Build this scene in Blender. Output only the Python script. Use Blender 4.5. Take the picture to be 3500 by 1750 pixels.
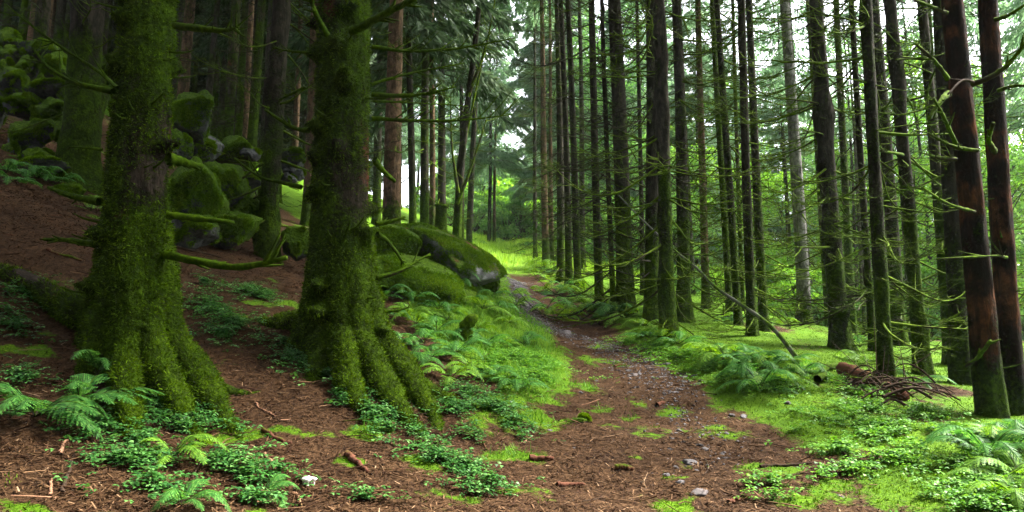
import bpy, math
import numpy as np
from mathutils import Vector

for o in list(bpy.data.objects):
    bpy.data.objects.remove(o)
SC = bpy.context.scene
COL = SC.collection
R = math.radians
rng = np.random.default_rng(11)

# ------------------------------------------------------------------ camera, world, sun, exposure
PITCH = R(8.5)
CAM_Z = 1.5
F = 2500.0                                        # focal length in photo pixels (photo is 3500 wide)
cam_d = bpy.data.cameras.new('camera')
cam_d.sensor_width = 36.0
cam_d.lens = 36.0 * F / 3500.0
cam_d.clip_start = 0.05
cam_d.clip_end = 2000
cam = bpy.data.objects.new('camera', cam_d)
COL.objects.link(cam)
cam.location = (0, 0, CAM_Z)
cam.rotation_euler = (math.pi / 2 + PITCH, 0, 0)
SC.camera = cam

SUN_EL, SUN_AZ = R(50), R(72)                     # azimuth measured from +Y towards +X
world = bpy.data.worlds.new('World')
SC.world = world
world.use_nodes = True
wn = world.node_tree
bg = wn.nodes['Background']
sky = wn.nodes.new('ShaderNodeTexSky')
sky.sky_type = 'NISHITA'
sky.sun_disc = False
sky.sun_elevation = SUN_EL
sky.sun_rotation = SUN_AZ
sky.air_density = 1.0
sky.dust_density = 4.0
sky.ozone_density = 1.0
whs = wn.nodes.new('ShaderNodeHueSaturation')     # overcast: the sky's colour is mostly washed out
whs.inputs['Saturation'].default_value = 0.28
wn.links.new(sky.outputs[0], whs.inputs['Color'])
wn.links.new(whs.outputs[0], bg.inputs['Color'])
bg.inputs['Strength'].default_value = 0.13

sun_d = bpy.data.lights.new('sun', 'SUN')
sun_d.energy = 3.4
sun_d.angle = R(10)
sun_d.color = (1.0, 0.96, 0.88)
sun = bpy.data.objects.new('sun', sun_d)
COL.objects.link(sun)
sdir = Vector((math.sin(SUN_AZ) * math.cos(SUN_EL), math.cos(SUN_AZ) * math.cos(SUN_EL), math.sin(SUN_EL)))
sun.rotation_euler = sdir.to_track_quat('Z', 'Y').to_euler()
sun.location = (30, 40, 60)

SC.view_settings.view_transform = 'Standard'
SC.view_settings.look = 'None'
SC.view_settings.gamma = 1.0
SC.view_settings.use_curve_mapping = False
SC.view_settings.exposure = 3.1
SC.render.engine = 'CYCLES'
SC.cycles.max_bounces = 6
SC.cycles.diffuse_bounces = 4
SC.cycles.transmission_bounces = 4
SC.cycles.use_denoising = True

# ------------------------------------------------------------------ numeric helpers
def _hash(ix, iy, iz):
    h = (ix.astype(np.int64) * 374761393 + iy.astype(np.int64) * 668265263 + iz.astype(np.int64) * 2147483647) & 0xffffffff
    h = ((h ^ (h >> 13)) * 1274126177) & 0xffffffff
    h = ((h ^ (h >> 16)) * 2246822519) & 0xffffffff
    return ((h ^ (h >> 15)) & 0xffffff) / float(0xffffff)

def noise3(x, y, z):
    x, y, z = np.broadcast_arrays(np.asarray(x, float), np.asarray(y, float), np.asarray(z, float))
    ix, iy, iz = np.floor(x), np.floor(y), np.floor(z)
    fx, fy, fz = x - ix, y - iy, z - iz
    ux, uy, uz = [f * f * (3 - 2 * f) for f in (fx, fy, fz)]
    r = 0
    for a in (0, 1):
        wx = ux if a else 1 - ux
        for b in (0, 1):
            wy = uy if b else 1 - uy
            for c in (0, 1):
                wz = uz if c else 1 - uz
                r = r + wx * wy * wz * _hash(ix + a, iy + b, iz + c)
    return r * 2 - 1

def fbm(x, y, z=0.0, octv=4, gain=0.5):
    a, s, t = 1.0, 0, 0
    x, y, z = np.asarray(x, float), np.asarray(y, float), np.asarray(z, float)
    f = 1.0
    for k in range(octv):
        s = s + a * noise3(x * f + 17.3 * k, y * f + 5.1 * k, z * f + 9.7 * k)
        t += a
        a *= gain
        f *= 2.03
    return s / t

def sstep(a, b, x):
    t = np.clip((x - a) / (b - a), 0, 1)
    return t * t * (3 - 2 * t)

# ------------------------------------------------------------------ terrain
PY = np.array([0, 2.5, 4.3, 6, 7.5, 9, 11, 13.5, 18, 25, 35, 60, 90])
PL = np.array([-.9, -.85, -.40, .18, .55, .62, .62, .36, .16, -.10, -.45, -1.6, -3.0])
PR = np.array([2.5, 2.4, 2.18, 2.05, 1.86, 1.7, 1.6, 1.42, 1.2, .95, .7, -.1, -1.2])
MOUNDS = []                                       # (x, y, radius x, radius y, height)

def height(x, y, fine=True):
    x = np.asarray(x, float)
    y = np.asarray(y, float)
    t = sstep(2.6, 8.0, x)
    iy0 = (1 - t) / 90.0 + t / 14.5
    yp = np.maximum(y, 0.01)
    ye = (yp ** -4.0 + iy0 ** 4.0) ** -0.25
    ye = np.where(y < 0.3, y, ye)
    h = 0.185 * ye + .030 * (1 - t) * np.clip(y - 21, 0, 45) * sstep(21, 30, y)
    h = h - 0.055 * np.log1p(np.exp(np.clip((x - 2.3) * 2.5, -30, 30))) / 2.5 * np.exp(-np.maximum(x - 9, 0) / 30)
    pl = np.interp(y, PY, PL)
    s = np.log1p(np.exp(np.clip((pl - 0.1 - x) * 2.5, -30, 200))) / 2.5
    s = 28 * (1 - np.exp(-s / 28.0)) * 1.12
    h = h + 0.21 * s + 0.021 * s * s
    h = h - 0.30 * np.exp(-((x + 3.2) / 1.8) ** 2 - ((y - 4.6) / 1.6) ** 2)
    # raised shoulder on the right of the path, sunken wheel line with stones
    pr = np.interp(y, PY, PR)
    h = h + 0.13 * np.exp(-((x - pr - 0.5) / 0.55) ** 2) * sstep(6, 9, y)
    h = h - 0.05 * sstep(0.25, -0.15, np.abs(x - (pl + pr) / 2) - (pr - pl) / 2) * sstep(1, 5, y)
    for (mx, my, rx, ry, mh) in MOUNDS:
        h = h + mh * np.exp(-((x - mx) / rx) ** 2 - ((y - my) / ry) ** 2)
    far = np.clip(np.hypot(x, y) / 30, 0, 1)
    h = h + 0.10 * fbm(x * 0.55, y * 0.55, 3.3, 3) * sstep(1.5, 5, np.hypot(x, y)) + far * 0.25 * fbm(x * .13, y * .13, 1.1, 2)
    if fine:
        h = h + 0.030 * fbm(x * 2.6, y * 2.6, 7.7, 3) + 0.011 * fbm(x * 11, y * 11, 2.2, 2)
    return h

def H1(x, y):
    return float(height(np.array([x]), np.array([y]))[0])

CP, SP = math.cos(PITCH), math.sin(PITCH)
def ray(u, v):
    a, b = (u - 1750) / F, (875 - v) / F
    d = np.array([a, CP - b * SP, SP + b * CP])
    return d                                      # unit camera depth per unit t

def at(u, v, depth):
    return np.array([0, 0, CAM_Z]) + ray(u, v) * depth

def hit(u, v, tmax=160.0):
    d = ray(u, v)
    ts = np.concatenate([np.arange(1.2, 40, 0.05), np.arange(40, tmax, 0.3)])
    X, Y, Z = d[0] * ts, d[1] * ts, CAM_Z + d[2] * ts
    below = height(X, Y) > Z
    if below.any():
        k = int(np.argmax(below))
    else:                                         # just over a crest: take the ground where the ray passes closest
        k = int(np.argmin((Z - height(X, Y)) / ts))
    return np.array([X[k], Y[k], H1(X[k], Y[k])])

def onground(u, depth):
    """the terrain point seen in photo column u at the given camera depth"""
    x = (u - 1750) / F * depth
    y = depth * CP
    for _ in range(6):
        z = H1(x, y)
        y = (depth - (z - CAM_Z) * SP) / CP
    return np.array([x, y, H1(x, y)])

# ------------------------------------------------------------------ mesh helpers
def new_mesh(name, V, faces_list, mats, smooth=True, mat_idx=None, attrs=None):
    """faces_list: list of int arrays (n,k), k fixed per array"""
    me = bpy.data.meshes.new(name)
    V = np.ascontiguousarray(V, np.float32)
    me.vertices.add(len(V))
    me.vertices.foreach_set('co', V.ravel())
    loops, starts = [], []
    pos = 0
    for Fa in faces_list:
        Fa = np.asarray(Fa, np.int32)
        if len(Fa) == 0:
            continue
        n, k = Fa.shape
        loops.append(Fa.ravel())
        starts.append(pos + np.arange(n) * k)
        pos += n * k
    L = np.concatenate(loops).astype(np.int32)
    S = np.concatenate(starts).astype(np.int32)
    me.loops.add(len(L))
    me.loops.foreach_set('vertex_index', L)
    me.polygons.add(len(S))
    me.polygons.foreach_set('loop_start', S)
    me.polygons.foreach_set('use_smooth', np.full(len(S), smooth, bool))
    for m in (mats if isinstance(mats, (list, tuple)) else [mats]):
        me.materials.append(m)
    if mat_idx is not None:
        me.polygons.foreach_set('material_index', np.asarray(mat_idx, np.int32))
    if attrs:
        for an, av in attrs.items():
            at_ = me.attributes.new(an, 'FLOAT', 'POINT')
            at_.data.foreach_set('value', np.ascontiguousarray(av, np.float32))
    me.update(calc_edges=True)
    me.validate()
    return me

def link(name, data, parent=None, loc=None, rot=None, scale=None):
    o = bpy.data.objects.new(name, data)
    COL.objects.link(o)
    if parent is not None:
        o.parent = parent
    if loc is not None:
        o.location = tuple(float(c) for c in loc)
    if rot is not None:
        o.rotation_euler = rot
    if scale is not None:
        o.scale = scale if isinstance(scale, (tuple, list)) else (scale,) * 3
    return o

def tag(o, label, cat, group=None, kind=None):
    o['label'] = label
    o['category'] = cat
    if group:
        o['group'] = group
    if kind:
        o['kind'] = kind
    return o

def thing(name, loc, label, cat, group=None, rotz=0.0):
    o = link(name, None, None, loc, (0, 0, rotz))
    o.empty_display_size = 0.2
    return tag(o, label, cat, group)

class MB:
    """collects tubes / quads into one mesh"""
    def __init__(s):
        s.V, s.Q, s.n, s.M = [], [], 0, []
    def add(s, V, Q, m=0):
        s.V.append(np.asarray(V, float))
        s.Q.append(np.asarray(Q, np.int32) + s.n)
        s.M.append(np.full(len(Q), m))
        s.n += len(V)
    def tube(s, P, rad, sides=5, m=0, ph=0.0, rough=0.0):
        P = np.asarray(P, float)
        n = len(P)
        T = np.gradient(P, axis=0)
        T /= np.linalg.norm(T, axis=1, keepdims=True) + 1e-9
        up = np.array([0.31, 0.17, 0.93]) if abs(T[0, 2]) < 0.9 else np.array([0.95, 0.2, 0.1])
        A = np.cross(T, up)
        A /= np.linalg.norm(A, axis=1, keepdims=True) + 1e-9
        B = np.cross(T, A)
        rad = np.broadcast_to(np.asarray(rad, float), (n,))
        an = np.arange(sides) * 2 * math.pi / sides + ph
        rr = rad[:, None] * np.ones((1, sides))
        if rough:
            rr = rr * (1 + rough * rng.uniform(-1, 1, rr.shape))
        V = P[:, None, :] + rr[..., None] * (A[:, None, :] * np.cos(an)[None, :, None] + B[:, None, :] * np.sin(an)[None, :, None])
        V = V.reshape(-1, 3)
        i = np.arange(n - 1)[:, None] * sides
        j = np.arange(sides)[None, :]
        j2 = (j + 1) % sides
        Q = np.stack([i + j, i + j2, i + sides + j2, i + sides + j], -1).reshape(-1, 4)
        s.add(V, Q, m)
        # end caps as fans of degenerate-free quads
        if sides >= 4:
            e = (n - 1) * sides
            if sides == 4:
                s.Q.append(np.array([[e, e + 1, e + 2, e + 3]]) + s.n - len(V)); s.M.append(np.array([m]))
            else:
                for k in range(1, sides - 2, 2):
                    s.Q.append(np.array([[e, e + k, e + k + 1, e + min(k + 2, sides - 1)]] if k + 2 <= sides - 1 else [[e, e + k, e + k + 1, e + k + 1]][:0], np.int32).reshape(-1, 4) + s.n - len(V))
                    s.M.append(np.full(len(s.Q[-1]), m))
    def mesh(s, name, mats, smooth=True):
        V = np.concatenate(s.V)
        Q = np.concatenate(s.Q)
        return new_mesh(name, V, [Q], mats, smooth, np.concatenate(s.M))

def smooth_path(pts, n=14):
    P = np.asarray(pts, float)
    if len(P) == 2:
        t = np.linspace(0, 1, n)[:, None]
        return P[0] * (1 - t) + P[1] * t
    P2 = np.vstack([2 * P[0] - P[1], P, 2 * P[-1] - P[-2]])
    out = []
    m = len(P) - 1
    for q in np.linspace(0, m, n):
        i = min(int(q), m - 1)
        t = q - i
        a, b, c, d = P2[i], P2[i + 1], P2[i + 2], P2[i + 3]
        out.append(0.5 * (2 * b + (c - a) * t + (2 * a - 5 * b + 4 * c - d) * t * t + (3 * b - a - 3 * c + d) * t ** 3))
    return np.array(out)

# ------------------------------------------------------------------ materials
class NT:
    def __init__(s, name):
        s.m = bpy.data.materials.new(name)
        s.m.use_nodes = True
        s.t = s.m.node_tree
        s.t.nodes.clear()
        s.out = s.t.nodes.new('ShaderNodeOutputMaterial')
    def n(s, typ, **kw):
        nd = s.t.nodes.new(typ)
        for k, v in kw.items():
            if hasattr(nd, k) and k not in nd.inputs:
                setattr(nd, k, v)
            else:
                s.set(nd, k, v)
        return nd
    def set(s, nd, k, v):
        k = {'Fac_': 'Fac'}.get(k, k)
        inp = nd.inputs[k]
        if hasattr(v, 'node'):
            s.t.links.new(v, inp)
        else:
            inp.default_value = v
    def l(s, a, b):
        s.t.links.new(a, b)
    def noise(s, vec, scale, detail=4.0, rough=0.55, dist=0.0):
        nd = s.n('ShaderNodeTexNoise', Scale=scale, Detail=detail, Roughness=rough, Distortion=dist)
        if vec is not None:
            s.l(vec, nd.inputs['Vector'])
        return nd.outputs['Fac']
    def ramp(s, fac, stops, interp='LINEAR'):
        nd = s.n('ShaderNodeValToRGB')
        cr = nd.color_ramp
        cr.interpolation = interp
        while len(cr.elements) < len(stops):
            cr.elements.new(0.5)
        for e, (p, c) in zip(cr.elements, stops):
            e.position = p
            e.color = (*c, 1) if len(c) == 3 else c
        s.l(fac, nd.inputs[0])
        return nd.outputs[0]
    def math(s, op, a, b=0.0, clamp=False):
        nd = s.n('ShaderNodeMath', operation=op, use_clamp=clamp)
        for i, v in enumerate((a, b)):
            if hasattr(v, 'node'):
                s.l(v, nd.inputs[i])
            else:
                nd.inputs[i].default_value = v
        return nd.outputs[0]
    def mix(s, fac, a, b):
        nd = s.n('ShaderNodeMix', data_type='RGBA')
        for idx, v in ((0, fac), (6, a), (7, b)):
            if hasattr(v, 'node'):
                s.l(v, nd.inputs[idx])
            else:
                nd.inputs[idx].default_value = v if idx == 0 else (*v, 1)
        return nd.outputs[2]
    def smap(s, v, a, b):
        nd = s.n('ShaderNodeMapRange', interpolation_type='SMOOTHSTEP')
        s.l(v, nd.inputs[0])
        nd.inputs[1].default_value = a
        nd.inputs[2].default_value = b
        return nd.outputs[0]
    def bump(s, h, strength, dist):
        nd = s.n('ShaderNodeBump', Strength=strength, Distance=dist)
        s.l(h, nd.inputs['Height'])
        return nd.outputs[0]
    def principled(s, col, rough=0.85, normal=None, spec=0.25):
        nd = s.n('ShaderNodeBsdfPrincipled')
        for k, v in (('Base Color', col), ('Roughness', rough), ('Specular IOR Level', spec)):
            if hasattr(v, 'node'):
                s.l(v, nd.inputs[k])
            else:
                nd.inputs[k].default_value = (*v, 1) if k == 'Base Color' else v
        if normal is not None:
            s.l(normal, nd.inputs['Normal'])
        s.l(nd.outputs[0], s.out.inputs[0])
        return s.m
    def objvec(s, stretch=(1, 1, 1)):
        tc = s.n('ShaderNodeTexCoord')
        oi = s.n('ShaderNodeObjectInfo')
        off = s.n('ShaderNodeVectorMath', operation='SCALE')
        comb = s.n('ShaderNodeCombineXYZ', X=13.0, Y=7.0, Z=29.0)
        s.l(comb.outputs[0], off.inputs[0])
        s.l(oi.outputs['Random'], off.inputs['Scale'])
        add = s.n('ShaderNodeVectorMath', operation='ADD')
        s.l(tc.outputs['Object'], add.inputs[0])
        s.l(off.outputs[0], add.inputs[1])
        return tc.outputs['Object'], add.outputs[0], oi.outputs['Random']
    def stretch(s, vec, sc):
        mp = s.n('ShaderNodeMapping')
        mp.inputs['Scale'].default_value = sc
        s.l(vec, mp.inputs['Vector'])
        return mp.outputs[0]

MOSS_D, MOSS_M, MOSS_L = (.006, .013, .0007), (.026, .052, .0012), (.076, .130, .0035)

def moss_colour(t, vec, dark=MOSS_D, mid=MOSS_M, light=MOSS_L, sc=38):
    f = t.noise(vec, sc, 6, 0.7)
    g = t.noise(vec, 3.2, 3, 0.5)
    f2 = t.math('ADD', t.math('MULTIPLY', f, .75), t.math('MULTIPLY', g, .25))
    return t.ramp(f2, [(.30, dark), (.50, mid), (.72, light)]), f

def bark_material(name, bark_lo, bark_hi, moss_bias, moss_height, patch=None, bump=.9, pat_rng=(.58, .68), masked=False):
    """moss_bias > 0 : mostly moss; moss_height: metres over which the foot is extra mossy"""
    t = NT(name)
    obj, vec, rnd = t.objvec()
    sep = t.n('ShaderNodeSeparateXYZ')
    t.l(obj, sep.inputs[0])
    sv = t.stretch(vec, (9, 9, 2.6))
    plates = t.noise(sv, 1.8, 7, .65, .6)
    bark = t.ramp(plates, [(.32, bark_lo), (.62, bark_hi)])
    speck = t.noise(vec, 34, 3, .6)
    bark = t.mix(t.math('MULTIPLY', t.smap(speck, .63, .72), .45), bark, tuple(min(1, c * 2.0 + .012) for c in bark_hi))   # lichen specks
    if patch:
        pn = t.noise(vec, 2.1, 5, .65)
        bark = t.mix(t.smap(pn, *(pat_rng)), bark, patch)
    if patch and pat_rng[0] < .5:                        # the foot is rotten and black with wet
        rot = t.math('ADD', t.math('MULTIPLY', sep.outputs['Z'], -.22), t.math('ADD', pn, .22))
        bark = t.mix(t.math('MULTIPLY', t.smap(rot, .36, .66), .9), bark, patch)
        streak = t.noise(t.stretch(vec, (26, 26, 1.6)), 1.0, 4, .6)
        bark = t.mix(t.math('MULTIPLY', t.smap(streak, .60, .38), .6), bark, (.018, .008, .005))
    mcol, mf = moss_colour(t, vec)
    big = t.noise(t.stretch(vec, (2.6, 2.6, 1.3)), 1.0, 6, .68, .4)
    hz = t.math('MULTIPLY', t.math('SUBTRACT', moss_height, sep.outputs['Z']), .30 / max(moss_height, .1))
    hz = t.math('MINIMUM', t.math('MAXIMUM', hz, -.05), .35)
    fac = t.math('ADD', t.math('ADD', big, moss_bias), hz)
    fac = t.math('ADD', fac, t.math('MULTIPLY', t.math('SUBTRACT', mf, .5), .35))
    if masked:
        am = t.n('ShaderNodeAttribute', attribute_name='mossmask').outputs['Fac']
        fac = t.math('ADD', t.math('ADD', t.math('MULTIPLY', am, .5), .34), t.math('MULTIPLY', t.math('SUBTRACT', mf, .5), .5))
    fac = t.smap(fac, .44, .62)
    col = t.mix(fac, bark, mcol)
    clump = t.noise(vec, 11, 5, .65)
    col = t.mix(t.math('MULTIPLY', t.smap(clump, .60, .36), .55), col, (.006, .007, .003))      # near-black in the low spots between the cushions
    hgt = t.math('ADD', t.math('MULTIPLY', plates, .5), t.math('MULTIPLY', t.math('ADD', t.math('MULTIPLY', mf, .5), clump), fac))
    return t.principled(col, .9, t.bump(hgt, bump, .07), .03)

M_MOSSY = bark_material('mossy_bark', (.016, .013, .009), (.075, .058, .040), .12, 2.2, (.13, .035, .022))
M_BIG = bark_material('old_mossy_bark', (.008, .006, .005), (.040, .030, .022), .1, 2.2, (.12, .034, .022), 1.0, (.58, .68), True)
M_MOSSY2 = bark_material('half_mossy_bark', (.009, .008, .006), (.044, .037, .028), -.005, 2.0)
M_DARK = bark_material('dark_bark', (.007, .0065, .005), (.033, .028, .020), -.06, 1.8)
M_BROWN = bark_material('brown_bark', (.030, .020, .012), (.115, .072, .042), -.04, 1.2)
M_GREY = bark_material('grey_bark', (.035, .034, .032), (.20, .19, .175), -.16, 1.3)
M_RED = bark_material('peeled_red_wood', (.012, .006, .004), (.125, .043, .016), -.10, 1.0, (.008, .005, .004), 1.2, (.40, .56))
M_BRANCH = None

def branch_material(name, bark, mossamt, light=MOSS_L, mid=MOSS_M):
    t = NT(name)
    obj, vec, rnd = t.objvec()
    mcol, mf = moss_colour(t, vec, MOSS_D, mid, light, 30)
    geo = t.n('ShaderNodeNewGeometry')
    sep = t.n('ShaderNodeSeparateXYZ')
    t.l(geo.outputs['Normal'], sep.inputs[0])
    big = t.noise(vec, 4.0, 4, .6)
    fac = t.math('ADD', t.math('ADD', big, mossamt), t.math('MULTIPLY', sep.outputs['Z'], .10))
    col = t.mix(t.smap(fac, .42, .58), bark, mcol)
    return t.principled(col, .9, t.bump(mf, .7, .012), .03)

M_BRANCH = branch_material('mossy_branch', (.028, .021, .015), .09, (.115, .185, .008), (.042, .074, .003))
M_BRANCH_D = branch_material('bare_branch', (.026, .021, .017), -.06)
M_BRANCH_HEAVY = branch_material('thick_moss_branch', (.020, .016, .010), .22)
M_TWIG = branch_material('dry_twig', (.034, .022, .015), -.22)
M_TWIG_PALE = branch_material('pale_twig', (.19, .10, .06), -.3)
M_LOG = branch_material('reddish_log', (.085, .036, .022), -.14)
M_DEADPOLE = branch_material('grey_dead_pole', (.10, .095, .088), -.03)

def rock_material(name, moss_bias, rock_lo=(.018, .019, .020), rock_hi=(.12, .125, .12), needles=False):
    t = NT(name)
    geo = t.n('ShaderNodeNewGeometry')
    sep = t.n('ShaderNodeSeparateXYZ')
    t.l(geo.outputs['Normal'], sep.inputs[0])
    vec = geo.outputs['Position']
    st = t.noise(vec, 5, 9, .7, .4)
    rock = t.ramp(st, [(.34, rock_lo), (.68, rock_hi)])
    mcol, mf = moss_colour(t, vec, (.010, .024, .0015), (.048, .098, .003), (.13, .22, .008), 30)
    big = t.noise(vec, 2.3, 6, .66, .3)
    fac = t.math('ADD', t.math('ADD', big, moss_bias), t.math('MULTIPLY', sep.outputs['Z'], .22))
    fac = t.math('ADD', fac, t.math('MULTIPLY', t.math('SUBTRACT', mf, .5), .5))
    fac = t.smap(fac, .46, .60)
    col = t.mix(fac, rock, mcol)
    if needles:
        nn = t.noise(vec, 1.7, 6, .7, .3)
        ncol = t.ramp(t.noise(t.stretch(vec, (60, 25, 25)), 1, 4, .7), [(.35, (.035, .012, .006)), (.65, (.15, .055, .027))])
        nf = t.math('MULTIPLY', t.smap(nn, .46, .56), t.smap(sep.outputs['Z'], .35, .65))
        col = t.mix(nf, col, ncol)
    hgt = t.math('ADD', t.math('MULTIPLY', st, .5), t.math('MULTIPLY', t.math('MULTIPLY', mf, fac), .8))
    return t.principled(col, .85, t.bump(hgt, 1.0, .09), .06)

M_ROCK = rock_material('mossy_rock', .07)
M_ROCK_FULL = rock_material('moss_covered_rock', .24)
M_ROCK_BARE = rock_material('bare_rock', -.20)
M_BOULDER = rock_material('needle_strewn_boulder', .07, (.06, .06, .065), (.27, .27, .28), True)

def stone_material():
    t = NT('path_stone')
    obj, vec, rnd = t.objvec()
    st = t.noise(vec, 22, 6, .7)
    base = t.ramp(rnd, [(0, (.035, .030, .032)), (.4, (.070, .064, .068)), (.7, (.065, .037, .030)), (1, (.125, .115, .12))])
    col = t.mix(t.math('MULTIPLY', st, .75), base, (.04, .032, .03))
    return t.principled(col, .55, t.bump(st, .6, .02), .3)
M_STONE = stone_material()

def island_mat(name, stops, rough=.6, trans=0.0, spec=.3, tmul=1.0, nscale=0.0):
    """small separate leaves, needles or chips: each island gets its own tint"""
    t = NT(name)
    geo = t.n('ShaderNodeNewGeometry')
    rnd = geo.outputs['Random Per Island']
    if nscale:
        nz = t.noise(geo.outputs['Position'], nscale, 3, .6)
        rnd = t.math('ADD', t.math('MULTIPLY', rnd, .55), t.math('MULTIPLY', t.smap(nz, .3, .7), .45))
    col = t.ramp(rnd, stops)
    nd = t.n('ShaderNodeBsdfPrincipled')
    t.l(col, nd.inputs['Base Color'])
    nd.inputs['Roughness'].default_value = rough
    nd.inputs['Specular IOR Level'].default_value = spec
    if trans > 0:
        tr = t.n('ShaderNodeBsdfTranslucent')
        tc = t.mix(1.0 if tmul == 1.0 else 1.0, col, col)
        hs = t.n('ShaderNodeHueSaturation')
        hs.inputs['Hue'].default_value = .485
        hs.inputs['Saturation'].default_value = 1.1
        hs.inputs['Value'].default_value = tmul
        t.l(tc, hs.inputs['Color'])
        t.l(hs.outputs[0], tr.inputs[0])
        mx = t.n('ShaderNodeMixShader', Fac=trans)
        t.l(nd.outputs[0], mx.inputs[1])
        t.l(tr.outputs[0], mx.inputs[2])
        t.l(mx.outputs[0], t.out.inputs[0])
    else:
        t.l(nd.outputs[0], t.out.inputs[0])
    return t.m

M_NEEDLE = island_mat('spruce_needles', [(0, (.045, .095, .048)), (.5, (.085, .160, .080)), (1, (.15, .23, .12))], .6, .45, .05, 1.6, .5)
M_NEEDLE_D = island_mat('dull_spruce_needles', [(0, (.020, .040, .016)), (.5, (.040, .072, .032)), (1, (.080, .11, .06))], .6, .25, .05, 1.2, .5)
M_LEAF = island_mat('bright_leaves', [(0, (.036, .105, .014)), (.5, (.085, .205, .028)), (1, (.19, .32, .055))], .5, .55, .05, 1.7, .35)
M_LEAF2 = island_mat('mid_leaves', [(0, (.028, .085, .022)), (.5, (.062, .155, .036)), (1, (.13, .24, .06))], .5, .5, .05, 1.6, .35)
M_FERN = island_mat('fern_green', [(0, (.018, .078, .014)), (.5, (.042, .135, .024)), (1, (.09, .21, .040))], .5, .35, .05, 1.4)
M_FERN_Y = island_mat('fern_yellow_green', [(0, (.045, .12, .012)), (.5, (.085, .19, .020)), (1, (.15, .28, .03))], .5, .35, .05, 1.4)
M_SORREL = island_mat('sorrel_green', [(0, (.012, .055, .010)), (.5, (.035, .120, .022)), (.85, (.065, .175, .034)), (1, (.13, .26, .075))], .42, .3, .14, 1.4)
M_SORREL_Y = island_mat('sorrel_yellow_green', [(0, (.025, .090, .012)), (.5, (.065, .18, .020)), (1, (.14, .29, .04))], .45, .3, .05, 1.4)
M_TUFT = island_mat('moss_tufts', [(0, (.012, .042, .003)), (.5, (.046, .112, .006)), (1, (.120, .225, .011))], .8, .25, .05, 1.3, 1.2)
M_OLIVE = island_mat('olive_moss_hair', [(0, (.008, .018, .0008)), (.5, (.040, .083, .0015)), (1, (.105, .185, .004))], .85, .2, .05, 1.2, 5.0)
M_TUFT_R = island_mat('rock_moss_hair', [(0, (.022, .055, .002)), (.5, (.070, .150, .005)), (1, (.16, .27, .010))], .85, .2, .05, 1.2, 3.0)
M_GRASS = island_mat('meadow_grass', [(0, (.08, .18, .014)), (.5, (.16, .30, .03)), (1, (.27, .42, .07))], .6, .4, .05, 1.4)
M_LITTER = island_mat('fallen_needles', [(0, (.020, .008, .005)), (.35, (.038, .019, .009)), (.80, (.080, .044, .021)), (.97, (.14, .08, .042)), (1, (.26, .17, .10))], .8, 0, .05)
M_CHIP = island_mat('gravel_chips', [(0, (.018, .014, .014)), (.5, (.055, .048, .050)), (.93, (.11, .10, .105)), (1, (.20, .19, .195))], .6, 0, .14)

def ground_material():
    t = NT('forest_floor')
    geo = t.n('ShaderNodeNewGeometry')
    pos = geo.outputs['Position']
    a_m = t.n('ShaderNodeAttribute', attribute_name='moss').outputs['Fac']
    a_s = t.n('ShaderNodeAttribute', attribute_name='stone').outputs['Fac']
    a_g = t.n('ShaderNodeAttribute', attribute_name='meadow').outputs['Fac']
    n1 = t.noise(t.stretch(pos, (1.0, .45, 1)), 42, 8, .75, .6)
    n2 = t.noise(pos, 2.6, 5, .6)
    nd = t.ramp(t.math('ADD', t.math('MULTIPLY', n1, .75), t.math('MULTIPLY', n2, .25)),
                [(.34, (.008, .004, .003)), (.48, (.040, .021, .010)), (.60, (.083, .045, .021)), (.74, (.17, .085, .05))])
    m1 = t.noise(pos, 55, 6, .72)
    m2 = t.noise(pos, 1.6, 4, .6)
    ms = t.ramp(t.math('ADD', t.math('MULTIPLY', m1, .65), t.math('MULTIPLY', m2, .35)),
                [(.32, (.016, .042, .002)), (.50, (.060, .130, .005)), (.68, (.13, .23, .010))])
    vo = t.n('ShaderNodeTexVoronoi', Scale=16.0)
    t.l(pos, vo.inputs['Vector'])
    sepc = t.n('ShaderNodeSeparateColor')
    t.l(vo.outputs['Color'], sepc.inputs[0])
    st = t.ramp(sepc.outputs[0], [(0, (.02, .016, .016)), (.6, (.060, .053, .056)), (1, (.13, .12, .13))])
    gr = t.ramp(t.noise(pos, 9, 6, .7), [(.35, (.10, .20, .014)), (.65, (.22, .36, .04))])
    nz = t.noise(pos, 6.5, 7, .72)
    mf = t.smap(t.math('ADD', a_m, t.math('MULTIPLY', t.math('SUBTRACT', nz, .5), 1.5)), .40, .62)
    col = t.mix(mf, nd, ms)
    sf = t.smap(t.math('ADD', a_s, t.math('MULTIPLY', t.math('SUBTRACT', nz, .5), 1.2)), .48, .62)
    col = t.mix(sf, col, st)
    col = t.mix(t.smap(a_g, .2, .8), col, gr)
    hgt = t.math('ADD', t.math('MULTIPLY', n1, .5), t.math('MULTIPLY', m1, .5))
    return t.principled(col, .85, t.bump(hgt, 1.0, .05), .04)
M_GROUND = ground_material()

# ------------------------------------------------------------------ ground cover zones (world space)
def zone_pts(lst):
    out = []
    for e in lst:
        p = hit(e[0], e[1])
        if p is not None:
            out.append((p[0], p[1], e[2], e[3] if len(e) > 3 else e[2]))
    return out

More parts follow.
